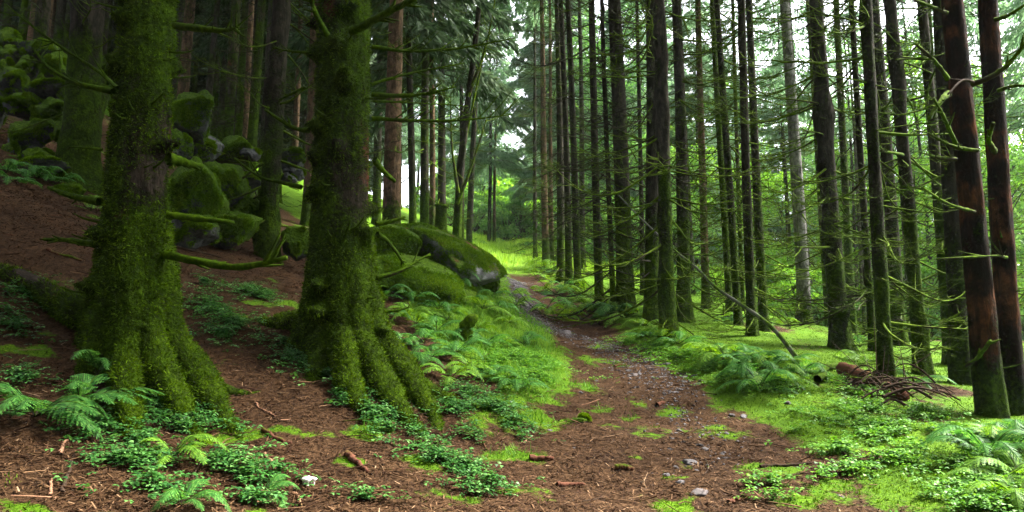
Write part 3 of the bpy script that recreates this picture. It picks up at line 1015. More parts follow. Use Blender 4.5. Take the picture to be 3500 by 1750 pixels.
# --- right side, from the far end of the path towards the camera
MB_ = ('m', .4, 12, 3.4, (.6, 1.7))
RT = [
 (1830, 885, 1822, 15, M_DARK, 'thin dark trunk nearest the far bend of the path', 'thin', MB_),
 (1867, 905, 1846, 25, M_BROWN, 'brown trunk second from the far bend of the path', 'thin', MB_),
 (1887, 898, 1874, 16, M_BROWN, 'slim reddish trunk leaning beside the brown one near the path bend', 'thin', MB_),
 (1918, 962, 1905, 27, M_MOSSY2, 'mossy green trunk standing on the ferny verge left of the black twin trunks', 'thin', MB_),
 (1946, 975, 1922, 24, M_DARK, 'left one of the two black trunks that touch on the ferny verge', 'thin', MB_),
 (1975, 990, 1946, 25, M_DARK, 'right one of the two black trunks that touch on the ferny verge', 'thin', MB_),
 (1992, 930, 1980, 21, M_DARK, 'dull trunk in the gap right of the black twin trunks', 'thin', MB_),
 (2050, 1055, 2016, 29, M_DARK, 'dark straight trunk with ferns at its foot midway up the verge', 'thin', MB_),
 (2098, 1083, 2060, 19, M_DARK, 'thin dark pole-like trunk just left of the broad mossy one', 'thin', MB_),
 (2140, 1070, 2100, 58, M_MOSSY2, 'broad dark trunk with mossy foot at the verge, left of the touching pair', 'thin', MB_),
 (2226, 1105, 2226, 48, M_DARK, 'broad dark trunk hidden partly by the trunk in front at the path edge', 'thin', MB_),
 (2284, 1160, 2246, 51, M_MOSSY2, 'mossy trunk nearest the path edge, branches arching to the right', 'thin', ('d', .2, 7.5, 2.6, (.9, 1.9))),
 (2340, 1100, 2314, 44, M_MOSSY2, 'mossy trunk right behind the path edge trunk with long arching branches', 'thin', ('d', .3, 8, 2.4, (.9, 1.8))),
 (2197, 1010, 2182, 17, M_DARK, 'thin far trunk in the gap left of the touching pair', 'thin', MB_),
 (2413, 1052, 2390, 27, M_BROWN, 'brownish trunk at the crest of the moss, left of the green pair', 'thin', MB_),
 (2495, 1088, 2440, 23, M_MOSSY, 'bright mossy slim trunk, left one of the green pair behind the leaning pole', 'thin', MB_),
 (2523, 1110, 2456, 25, M_MOSSY2, 'slim trunk, right one of the green pair behind the leaning pole', 'thin', MB_),
 (2540, 1062, 2500, 16, M_MOSSY, 'thin moss-bright trunk behind the green pair', 'thin', MB_),
 (2572, 1148, 2530, 33, M_DARK, 'straight dark trunk whose foot meets the leaning pole', 'thin', ('d', .3, 8, 2.0, (.8, 1.6))),
 (2612, 1130, 2556, 31, M_MOSSY2, 'trunk right beside the one the leaning pole meets', 'thin', MB_),
 (2752, 1108, 2690, 44, M_GREY, 'pale grey lichen-covered trunk on the far moss', 'thin', MB_),
 (2874, 1192, 2790, 60, M_DARK, 'stout dark trunk with wide rooted foot on the moss', 'thin', ('d', .5, 7.5, 2.2, (.9, 1.8))),
 (2912, 1138, 2862, 27, M_MOSSY, 'slim yellow-green mossy trunk behind the stout dark one', 'thin', MB_),
 (2985, 1200, 2908, 24, M_DARK, 'slim dark trunk between the stout one and the trunk above the brush pile', 'thin', MB_),
 (3032, 1335, 2958, 47, M_MOSSY2, 'grey-green trunk rising out of the brush pile with ringed dead branches', 'thin', ('d', .3, 5.5, 2.8, (.6, 1.5))),
 (3076, 1180, 2992, 44, M_DARK, 'dark trunk behind the one rising out of the brush pile', 'thin', MB_),
 (3152, 1285, 3044, 48, M_MOSSY2, 'mossy trunk right of the brush pile trunk with upturned branches', 'thin', ('d', .3, 6, 2.8, (.6, 1.5))),
 (3250, 1246, 3160, 40, M_MOSSY2, 'mossy-footed trunk left of the big shadowed trunk beside the red pair', 'thin', MB_),
 (3292, 1314, 3208, 62, M_DARK, 'big shadowed trunk just left of the peeled red pair', 'thin', ('d', .4, 5.5, 1.6, (.6, 1.3))),
]
for (u, v, ut, w, m, lb, cr, br) in RT:
    near = br[0] == 'd'
    tree(lb, u, v, ut, w, m, None, 20, cr, br, flare=.75 if w > 40 else .5, seg=22 if near else 14, knots=3 if near else 0, dark=(m is M_DARK and not near))

# peeled red twin
def red_twin():
    base = hit(3420, 1425)
    dep = base[1] * CP + (base[2] - CAM_Z) * SP
    root = thing('spruce_tree', base, 'dead twin-stemmed spruce with peeled red wood at the right edge', 'tree')
    for k, (ub, ut, w) in enumerate([(3388, 3254, 90), (3462, 3375, 82)]):
        b = at(ub, 1425, dep + (0 if k == 0 else .25))
        r = w / F * dep / 2
        tr = Trunk(17, r * .97, lean_to(b, ut), .28, .5, 70 + k, None, .8, .004)
        off = b - base
        link('trunk', tr.mesh('trunk', M_RED, 48, 140, -.5, .10, 0), root, off)
        g = np.random.default_rng(7 + k)
        z = .4
        while z < 5:
            for _ in range(int(g.integers(1, 3))):
                a = g.uniform(0, 6.28)
                c = tr.c(z) + off
                rr = float(tr.rad(z)) * .9
                L = g.uniform(.08, .2)
                link('branch_stub', STUB[g.integers(4)], root, (c[0] + rr * math.cos(a), c[1] + rr * math.sin(a), c[2]), (0, g.uniform(-.4, .3), a), (L, L * .5, L * .5))
            z += g.uniform(.3, .6)
    for k, (pix, r0, r1, tw, dd) in enumerate([
        ([(3235, 45), (3190, 25), (3110, -5)], .03, .018, 3, -.2), ([(3240, 270), (3195, 210), (3130, 150)], .035, .02, 2, -.3),
        ([(3275, 510), (3225, 400), (3190, 335)], .035, .02, 2, -.3), ([(3340, 515), (3260, 500), (3170, 455)], .03, .015, 3, -.2),
        ([(3265, 545), (3215, 540), (3160, 525)], .03, .015, 3, -.2), ([(3330, 725), (3240, 695), (3150, 640)], .028, .012, 4, -.4),
        ([(3320, 290), (3380, 265), (3440, 225), (3505, 150)], .045, .028, 3, -.3), ([(3400, 70), (3450, 50), (3505, 15)], .035, .02, 2, -.2),
        ([(3400, 520), (3380, 480), (3395, 420)], .04, .03, 0, -.3), ([(3410, 310), (3460, 295), (3510, 292)], .03, .02, 2, -.2),
        ([(3340, 285), (3290, 275), (3240, 322)], .022, .014, 0, -.3), ([(3240, 322), (3220, 340), (3175, 405)], .05, .03, 0, -.3),
        ([(3300, 1250), (3340, 1225), (3385, 1165)], .022, .032, 0, -.5), ([(3440, 880), (3400, 875), (3200, 885)], .022, .012, 2, -.3)]):
        poly_branch(root, base, pix, dep, r0 * .6, r1 * .5, 'branch', M_BRANCH if k != 10 else M_TWIG, tw * 2 + 2, 900 + k, dd)
    cr = link('crown', CROWN_HI[1], root, (-.9, 0, 2), (0, 0, 1.0), .8)
red_twin()

# --- leaning dead pole
def leaning_pole():
    a = hit(2718, 1222)
    root = thing('leaning_pole', a, 'thin grey dead pole leaning from the moss up against the trunks', 'dead tree')
    d0 = a[1] * CP + (a[2] - CAM_Z) * SP
    pts = [(2735, 1238), (2640, 1120), (2540, 1045), (2450, 985), (2380, 915), (2300, 850), (2180, 735), (2080, 630)]
    P = smooth_path([at(u, v, d0 + .35 * k) - a for k, (u, v) in enumerate(pts)], 26)
    mb = MB()
    mb.tube(P, np.linspace(.029, .009, 26), 8, 0, 0, .1)
    link('trunk', mb.mesh('trunk', M_DEADPOLE), root)
    for k in range(14):
        i = rng.integers(1, 24)
        L = rng.uniform(.2, .5)
        link('branch', BR_ME_D[rng.integers(10)], root, P[i], (rng.uniform(0, 6), rng.uniform(-1, 1), rng.uniform(0, 6)), L)
leaning_pole()

# --- background spruces
gB = np.random.default_rng(77)
placed = []
def bg_ok(x, y, dmin):
    for (a, b) in placed:
        if (a - x) ** 2 + (b - y) ** 2 < dmin * dmin:
            return False
    placed.append((x, y))
    return True
def bg_tree(x, y, w, mat, crown, label, group, Ht, zbr, per, dark=True, Lr=(.7, 1.5)):
    z = H1(x, y)
    seed = int(gB.integers(1 << 30))
    tr = Trunk(Ht, w / 2, (gB.uniform(-.02, .02), gB.uniform(-.015, .015)), .5, .25, seed)
    root = thing('spruce_tree', (x, y, z), label, 'tree', group)
    link('trunk', tr.mesh('trunk', mat, 10, 26), root)
    if per > 0:
        o = link('dead_branches', merged_branches(tr, seed, .6, zbr, per, Lr, M_BRANCH_D if dark else M_BRANCH, (.35, .7)), root)
        o['kind'] = 'stuff'
    if crown:
        cm = {'hi': CROWN_HI, 'full': CROWN_FULL, 'mid': CROWN_MID, 'thin': CROWN_THIN, 'low': CROWN_LOW}[crown]
        link('crown', cm[gB.integers(len(cm))], root, (0, 0, 0), (0, 0, gB.uniform(0, 6.28)), Ht / (22.0 if crown == 'full' else 20.0))
n = 0
tries = 0
while n < 190 and tries < 9000:                      # dark wood on the left slope
    tries += 1
    y = gB.uniform(13, 66)
    q = gB.uniform(-.86, -.17)
    x = q * y
    if y < 17 and x > -4.2:
        continue
    if q > -.24 and (y < 24 or y > 29):
        continue
    if not bg_ok(x, y, 1.25):
        continue
    m = [M_MOSSY2, M_MOSSY2, M_MOSSY, M_BROWN, M_MOSSY][gB.integers(5)]
    bg_tree(x, y, gB.uniform(.20, .36), m, ('thin' if y < 24 else 'hi' if y < 30 else ('mid' if y < 40 else 'low')) if q < -.235 else 'thin', 'slim spruce in the dark wood up the slope behind the mossy rocks', 'spruces in the dark wood on the left slope', gB.uniform(17, 22), 9, 2.2 if y < 34 else .8)
    n += 1
n = 0
tries = 0
while n < 22 and tries < 3000:                      # thin wood at the right behind the named trunks
    tries += 1
    y = gB.uniform(15, 30)
    q = gB.uniform(.20, .80)
    x = q * y
    if not bg_ok(x, y, 2.2):
        continue
    bg_tree(x, y, gB.uniform(.12, .25), [M_DARK, M_MOSSY2, M_MOSSY][gB.integers(3)], 'thin' if gB.random() < .6 else None, 'thin trunk standing far back in the bright wood on the right', 'thin trunks far back in the right wood', gB.uniform(14, 19), 9, 1.7, False, (.9, 2.0))
    n += 1
# unseen spruces added behind and beside the viewpoint to shade the foreground
for k in range(30):
    for _ in range(200):
        a = gB.uniform(1.25, 2 * math.pi - .9)
        d = gB.uniform(4.5, 17)
        x, y = d * math.sin(a), d * math.cos(a)
        if (y > 0 and abs(x) < .80 * y + 2.2) or (abs(x - .8) < 1.6) or not bg_ok(x, y, 2.4):
            continue
        break
    bg_tree(x, y, gB.uniform(.2, .36), M_DARK, 'mid', 'unseen spruce added around the viewpoint to shade the foreground', 'unseen shade spruces around the viewpoint', gB.uniform(17, 21), 3, 0)
for k in range(16):  # more unseen spruces, added at left and behind to darken the left bank
    for _ in range(200):
        a = gB.uniform(3.2, 5.35)
        d = gB.uniform(3.2, 11)
        x, y = d * math.sin(a), d * math.cos(a)
        if (y > 0 and abs(x) < .80 * y + 2.0) or not bg_ok(x, y, 1.5):
            continue
        break
    bg_tree(x, y, gB.uniform(.2, .36), M_DARK, 'mid', 'unseen spruce added around the viewpoint to shade the foreground', 'unseen shade spruces around the viewpoint', gB.uniform(15, 19), 3, 0)
# spruces with hanging boughs closing the far end of the path
for k, (u, d, Ht) in enumerate([(1580, 60, 24), (1850, 62, 21), (1925, 52, 20), (2010, 46, 18), (2110, 44, 21), (2260, 40, 20), (1880, 44, 22), (2060, 56, 25), (2190, 60, 25), (2350, 48, 21), (2480, 52, 22), (2650, 50, 19), (2950, 46, 17), (2560, 38, 15), (1965, 42, 21), (2150, 36, 20), (2300, 44, 22), (2420, 34, 18), (2540, 48, 21), (2720, 40, 18), (2830, 46, 19), (3020, 38, 16), (3150, 44, 18), (3320, 36, 15), (3420, 46, 18), (1365, 52, 20), (1318, 66, 21), (1425, 72, 20)]):
    p = onground(u, d)
    bg_tree(p[0], p[1], .32, M_DARK, 'full', 'spruce with hanging green boughs in the pale light at the far end of the path', 'spruces closing the far end of the path', Ht, 5, 0)

# --- bright broadleaf trees and bushes beyond the right wood
n = 0
for k in range(44):
    q = .10 + .74 * (k + gB.uniform(0, 1)) / 44
    y = gB.uniform(27, 46)
    x = q * y
    z = H1(x, y)
    kk = int(gB.integers(3))
    sc = gB.uniform(.7, 1.35) * (1.0 if q > .5 else .72)
    root = thing('broadleaf_tree', (x, y, z), 'bright green broadleaf tree at the sunlit clearing beyond the right wood', 'tree', 'broadleaf trees along the clearing', gB.uniform(0, 6.28))
    tr = Trunk(9, .11 * sc, (gB.uniform(-.05, .05), gB.uniform(-.05, .05)), .3, .2, int(gB.integers(1e6)))
    link('trunk', tr.mesh('trunk', M_DARK, 9, 20), root)
    link('crown', LEAFY[kk], root, (0, 0, 0), (0, 0, gB.uniform(0, 6)), (sc, sc, sc * gB.uniform(.9, 1.25)))
for k in range(34):
    q = -.03 + .85 * (k + gB.uniform(0, 1)) / 34
    y = gB.uniform(24, 40) if q > .12 else gB.uniform(46, 64)
    x = q * y
    root = thing('bush', (x, y, H1(x, y) - .1), 'leafy green bush on the bright clearing beyond the trunks', 'bush', 'bushes on the clearing', gB.uniform(0, 6.28))
    sc = gB.uniform(.7, 1.4)
    link('foliage', BUSH[int(gB.integers(2))], root, (0, 0, 0), (0, 0, 0), sc)

for k in range(16):
    q = -.10 + .13 * (k + gB.uniform(0, 1)) / 16
    y = gB.uniform(50, 66) if k % 2 else gB.uniform(66, 85)
    root = thing('bush', (q * y, y, H1(q * y, y) - .1), 'pale green bush in the bright opening at the end of the path', 'bush', 'bushes in the bright opening', gB.uniform(0, 6.28))
    link('foliage', BUSH[k % 2], root, (0, 0, 0), (0, 0, 0), gB.uniform(1.2, 2.4) if k % 2 else gB.uniform(2.2, 3.4))
for k, u in enumerate((1560, 1620, 1850, 1940)):
    p = onground(u, 82 + 5 * (k % 3))
    root = thing('broadleaf_tree', p, 'pale broadleaf tree in the bright opening behind the path end', 'tree', 'broadleaf trees behind the path end', k)
    tr = Trunk(9, .16, (.02, 0), .3, .2, 90 + k)
    link('trunk', tr.mesh('trunk', M_DARK, 9, 20), root)
    link('crown', LEAFY[k % 3], root, (0, 0, 0), (0, 0, k * 1.3), 1.6)

# ------------------------------------------------------------------ rocks
def ico(sub):
    import bmesh
    bm = bmesh.new()
    bmesh.ops.create_icosphere(bm, subdivisions=sub, radius=1)
    V = np.array([v.co[:] for v in bm.verts])
    Fa = np.array([[v.index for v in f.verts] for f in bm.faces])
    bm.free()
    return V, Fa
ICO = {s: ico(s) for s in (2, 3, 5)}
def rock_mesh(name, seed, rad, mat, sub=5, cuts=9, rough=.19):
    V, Fa = ICO[sub]
    V = V.copy()
    g = np.random.default_rng(seed)
    for _ in range(cuts):                              # flat facets
        nrm = g.normal(0, 1, 3)
        nrm /= np.linalg.norm(nrm)
        d = g.uniform(.52, .88)
        s = V @ nrm
        V -= np.outer(np.maximum(s - d, 0) * .9, nrm)
    n1 = fbm(V[:, 0] * 1.4 + seed, V[:, 1] * 1.4, V[:, 2] * 1.4, 3)
    n2 = fbm(V[:, 0] * 6 + seed, V[:, 1] * 6, V[:, 2] * 6, 3)
    V *= (1 + rough * 1.6 * n1 + rough * .35 * n2)[:, None]
    V *= np.asarray(rad)
    return new_mesh(name, V, [Fa], mat)

def rock(label, u0, u1, v0, v1, dep, mat, seed, rz=0.0, tilt=0.0, group=None, cuts=9, deep=.9, name='boulder'):
    c = at((u0 + u1) / 2, (v0 + v1) / 2, dep)
    rx, rz_ = (u1 - u0) / F * dep / 2 * 1.16, (v1 - v0) / F * dep / 2 * 1.16
    me = rock_mesh(name, seed, (rx, max(rx, rz_) * deep, rz_), mat, 5, cuts)
    o = link(name, me, None, c, (0, tilt, rz))
    return tag(o, label, 'rock', group)

P_ = [(0, 70, 97, 165, 'top'), (0, 73, 158, 212, ''), (70, 195, 143, 212, ''), (0, 40, 205, 255, ''), (42, 137, 195, 275, ''), (0, 116, 240, 345, ''), (150, 246, 178, 275, ''),
      (118, 246, 278, 345, ''), (18, 144, 328, 420, ''), (132, 242, 342, 450, ''), (28, 193, 412, 520, ''), (0, 54, 480, 562, ''), (188, 250, 420, 495, ''), (28, 218, 548, 605, ''), (-90, 30, 300, 430, ''), (-120, 0, 150, 300, ''), (90, 190, 500, 580, ''), (200, 260, 300, 360, '')]
for k, (u0, u1, v0, v1, _) in enumerate(P_):
    rock('moss-topped round boulder in the piled rock wall at the left edge', u0, u1, v0, v1, 9.4 + (600 - v0) / 500 * 2.4, M_ROCK if k % 3 else M_ROCK_FULL, 300 + k, 0, rng.uniform(-.2, .2), 'boulders piled at the left edge')
B = [('big grey rock slab with moss cap overhanging a dark hollow', 585, 742, 312, 492, 10.2, M_ROCK, 0, .08),
     ('small pale rock half coated in moss below the overhanging slab', 575, 655, 440, 538, 9.6, M_ROCK, 0, 0),
     ('large slanting moss-covered rock right of the leftmost huge trunk', 545, 765, 550, 780, 8.9, M_ROCK_FULL, 0, .25),
     ('grey-flecked rock at the foot of the large slanting mossy rock', 560, 728, 735, 838, 8.4, M_ROCK, 0, 0),
     ('hunched shaggy moss-covered rock between the slanting rock and the mossy trunk', 680, 828, 560, 720, 9.6, M_ROCK_FULL, 0, .35),
     ('small mossy rock tucked left of the mossy middle trunk', 800, 885, 670, 760, 9.7, M_ROCK_FULL, 0, 0),
     ('rounded cube-like mossy rock on the needles left of the middle trunk', 735, 880, 712, 850, 9.1, M_ROCK_FULL, 0, .12),
     ('low mossy hump behind the overhanging slab', 735, 862, 475, 560, 11.2, M_ROCK_FULL, 0, 0),
     ('pale bare stone left of the mossy middle trunk', 830, 892, 508, 548, 11.0, M_ROCK_BARE, 0, 0),
     ('dark flat rock beneath the pale bare stone', 795, 890, 585, 655, 10.4, M_ROCK, 0, 0),
     ('dark rock at the back of the hollow under the overhanging slab', 640, 760, 470, 580, 10.9, M_ROCK_BARE, 0, 0),
     ('mossy hump on the needles at the foot of the grey mossy spruce', 160, 295, 625, 705, 9.0, M_ROCK_FULL, 0, 0),
     ('mossy rock in the gap left of the second huge trunk', 950, 1060, 775, 875, 9.4, M_ROCK_FULL, 0, 0)]
for k, (lb, u0, u1, v0, v1, d, m, rz, tl) in enumerate(B):
    rock(lb, u0, u1, v0, v1, d, m, 500 + k, rz, tl)
for k, (u0, u1, v0, v1) in enumerate([(960, 1000, 545, 590), (995, 1040, 535, 575), (965, 990, 575, 600), (985, 1015, 575, 600), (1005, 1040, 580, 615), (955, 1010, 592, 630), (890, 960, 560, 620), (940, 1040, 515, 550)]):
    rock('fist-shaped grey stone in the small heap right of the mossy middle trunk', u0, u1, v0, v1, 11.0 - k * .06, M_ROCK_BARE if k < 6 else M_ROCK_FULL, 540 + k, 0, 0, 'stones heaped right of the middle trunk')

def slab(name, label, pix, dep, ddep, thick, mat, seed, tail=0.0):
    """a big rock whose outline is given in photo points; modelled as a thick rounded body with its own depth"""
    P = np.array([at(u, v, dep) for u, v in pix])
    c = P.mean(0)
    Q = P - c
    n = 96
    idx = np.linspace(0, len(Q), n, endpoint=False)
    cl = np.array([Q[int(i) % len(Q)] * (1 - (i % 1)) + Q[(int(i) + 1) % len(Q)] * (i % 1) for i in idx])
    rings = []
    m = 40
    for k in range(m):
        a = -math.pi / 2 + math.pi * k / (m - 1)
        s, yy = math.cos(a) ** .40, math.sin(a) * thick
        R_ = cl * s
        R_ = R_ + np.array([0, yy, 0]) + np.array([0, .45, 0]) * R_[:, 2:3]      # leans back uphill
        rings.append(R_)
    V = np.array(rings).reshape(-1, 3)
    L = np.linalg.norm(V, axis=1, keepdims=True) + 1e-6
    V = V + V / L * (.16 * fbm(V[:, 0] * 1.1 + seed, V[:, 1] * 1.1, V[:, 2] * 1.1, 3) + .05 * fbm(V[:, 0] * 5 + seed, V[:, 1] * 5, V[:, 2] * 5, 3))[:, None]
    i = np.arange(m - 1)[:, None] * n
    j = np.arange(n)[None, :]
    Qd = np.stack([i + j, i + (j + 1) % n, i + n + (j + 1) % n, i + n + j], -1).reshape(-1, 4)
    return tag(link(name, new_mesh(name, V, [Qd], mat), None, c), label, 'rock')
def tilted(label, u, v, dep, rad, mat, seed, ty, tx, cuts=7, rough=.10):
    o = link('boulder', rock_mesh('boulder', seed, rad, mat, 5, cuts, rough), None, at(u, v, dep), (tx, ty, 0))
    return tag(o, label, 'rock')
tilted('large flat boulder beside the path, moss and brown needles on its grey top', 1532, 898, 10.9, (.98, 1.05, .40), M_BOULDER, 5, .46, .16, 3, .12)
tilted('broad moss-draped rock mound below the large flat boulder, ferns before it', 1440, 985, 9.9, (.86, .85, .40), M_ROCK_FULL, 9, .38, .2, 3, .14)
tilted('mossy rock behind the drooping limb right of the second huge trunk', 1335, 860, 10.2, (.5, .6, .36), M_ROCK_FULL, 12, .2, 0)
rock('rounded mossy rock at the right end of the large flat boulder', 1560, 1650, 905, 1000, 10.8, M_ROCK_FULL, 561)
rock('mossy block at the path edge under the boulder tip', 1645, 1710, 935, 1000, 11.6, M_ROCK_FULL, 562)
rock('dark mossy rock behind the slim trunks near the path bend', 1890, 1935, 855, 925, 27, M_ROCK, 563)
rock('low mossy stone poking out of the green verge left of the path', 1925, 2010, 1425, 1470, 5.9, M_ROCK, 564)

# ------------------------------------------------------------------ roots and fallen wood
def ground_tube(mb, pix, r0, r1, lift=.4, n=18, sides=7, m=0, wig=.02, seed=0):
    g = np.random.default_rng(seed)
    pts = [hit(u, v) for u, v in pix]
    P = smooth_path(pts, n)
    t = np.linspace(0, 1, n)
    rr = r0 + (r1 - r0) * t
    P[:, 2] = height(P[:, 0], P[:, 1]) + rr * lift
    P[1:-1] += g.normal(0, wig, (n - 2, 3)) * np.array([1, 1, .5])
    mb.tube(P, rr, sides, m, 0, .12)
def surface_piece(name, label, pix, r0, r1, mat, cat, lift=.4, seed=0, group=None, wig=.015):
    mb = MB()
    ground_tube(mb, pix, r0, r1, lift, 18, 8, 0, wig, seed)
    V = np.concatenate(mb.V)
    c = V.mean(0)
    o = link(name, new_mesh(name, V - c, [np.concatenate(mb.Q)], mat), None, c)
    return tag(o, label, cat, group)
# roots that run out from the two big trees belong to them
def root_child(T, pix, r0, r1, mat, lift=.2, seed=0, zs=.55):
    """buttress root: leaves the trunk above the ground, runs down it and sinks into the soil"""
    root, tr, base = T[0], T[1], T[2]
    G = [hit(u, v) for u, v in pix]
    d = np.array([G[0][0] - base[0], G[0][1] - base[1]])
    d /= np.linalg.norm(d) + 1e-9
    r_ = tr.r
    pts = [base + np.array([d[0] * r_ * .25, d[1] * r_ * .25, zs + .45]), base + np.array([d[0] * r_ * .75, d[1] * r_ * .75, zs])]
    q = np.linalg.norm(G[0][:2] - base[:2])
    pts.append(base + np.array([d[0] * (r_ + .25 * q) * .8, d[1] * (r_ + .25 * q) * .8, (G[0][2] - base[2]) * .35 + zs * .38]))
    for k, p in enumerate(G):
        f = k / (len(G) - 1)
        pts.append(p + np.array([0, 0, (r0 + (r1 - r0) * f) * (lift * (1 - f) - .6 * f * f)]))
    n = 46
    P = smooth_path(pts, n)
    t = np.linspace(0, 1, n)
    rr = (r0 * (1 - t) ** .8 + r1 * .5) * (1 + .10 * np.sin(t * 9 + seed) * t)
    mb = MB()
    mb.tube(P, rr, 16)
    V = np.concatenate(mb.V)
    c = np.repeat(P, 16, 0)
    nr = (V - c) / (np.linalg.norm(V - c, axis=1, keepdims=True) + 1e-9)
    V = V + nr * (.028 * fbm(V[:, 0] * 4, V[:, 1] * 4, V[:, 2] * 4 + seed, 3) + .012 * fbm(V[:, 0] * 18, V[:, 1] * 18, V[:, 2] * 18, 2))[:, None]
    o = link('root', set_mask(new_mesh('root', V - base, [np.concatenate(mb.Q)], mat)), root)
    ROOTS.append((root, o))
ROOTS = []
root_child(T1, [(210, 1060), (110, 1000), (0, 935), (-80, 900)], .17, .06, M_BIG, .2, 1, .5)
root_child(T1, [(655, 1300), (720, 1380), (775, 1450), (830, 1520)], .19, .03, M_BIG, .3, 2)
root_child(T1, [(575, 1370), (620, 1430), (665, 1480), (720, 1540)], .17, .03, M_BIG, .3, 3)
root_child(T1, [(430, 1400), (440, 1470), (460, 1530)], .16, .04, M_BIG, .3, 8)
root_child(T1, [(640, 1230), (720, 1310), (820, 1345), (900, 1335)], .09, .03, M_DARK, .3, 4, .1)
root_child(T2, [(1370, 1290), (1420, 1350), (1465, 1410), (1505, 1475)], .19, .04, M_BIG, .35, 5)
root_child(T2, [(1300, 1330), (1350, 1400), (1400, 1455), (1460, 1510)], .19, .03, M_BIG, .3, 6)
root_child(T2, [(1190, 1330), (1220, 1390), (1260, 1440)], .16, .04, M_BIG, .3, 9)
root_child(T2, [(1000, 1115), (930, 1112), (880, 1090)], .17, .05, M_BIG, .1, 7, .35)
# mossy stub by the ferns
def moss_snag():
    b = hit(1590, 1165)
    root = thing('mossy_snag', b, 'crooked mossy stub sticking out of the ferns right of the second huge trunk', 'stump')
    mb = MB()
    d = b[1] * CP + (b[2] - CAM_Z) * SP
    P = smooth_path([np.array([0, 0, -.15]), at(1592, 1130, d) - b, at(1605, 1100, d) - b, at(1632, 1078, d) - b], 14)
    mb.tube(P, [.10, .095, .09, .09, .085, .08, .08, .075, .075, .075, .07, .06, .045, .02], 9, 0, 0, .15)
    link('trunk', mb.mesh('trunk', M_BRANCH_HEAVY), root)
moss_snag()
# log and brush pile on the right
surface_piece('log', 'reddish rotten log in the brush pile at the foot of the grey-green trunk', [(2885, 1285), (2960, 1318), (3030, 1350), (3090, 1372)], .085, .06, M_LOG, 'log', .7, 41)
gp = np.random.default_rng(5)
for k in range(20):
    u, v = gp.uniform(2960, 3240), gp.uniform(1340, 1405)
    p = hit(u, v)
    L = gp.uniform(.25, .62)
    a = gp.uniform(-.9, .6) + (math.pi if gp.random() < .5 else 0)
    mb = MB()
    t = np.linspace(0, 1, 12)
    P = np.stack([L * (t - .5) * math.cos(a), L * (t - .5) * math.sin(a), gp.uniform(.05, .3) * np.sin(t * math.pi) * L * 1.4 + .015 + gp.uniform(0, .12)], -1)
    mb.tube(P, gp.uniform(.007, .016) * (1.1 - .7 * t), 5, 0, 0, .15)
    for q in range(3):
        i = gp.integers(3, 11)
        d2 = gp.normal(0, .2, 3)
        mb.tube(P[i] + np.linspace(0, 1, 4)[:, None] * d2, [.005, .004, .003, .001], 3)
    tag(link('dry_branch', mb.mesh('dry_branch', M_TWIG), None, p), 'bent dry twig in the brush pile beside the reddish log', 'branch', 'dry twigs of the brush pile')
surface_piece('fallen_branch', 'mossy crooked branch lying left of the reddish log', [(2795, 1320), (2830, 1275), (2870, 1260), (2920, 1265)], .04, .02, M_BRANCH_HEAVY, 'branch', 1.5, 42)
surface_piece('fallen_branch', 'pale broken stick leaning on the reddish log', [(2880, 1280), (2895, 1300), (2925, 1340)], .022, .015, M_TWIG, 'branch', 2.5, 43)
rock('moss-covered hump right of the brush pile', 3140, 3215, 1280, 1335, 8.6, M_ROCK_FULL, 570)
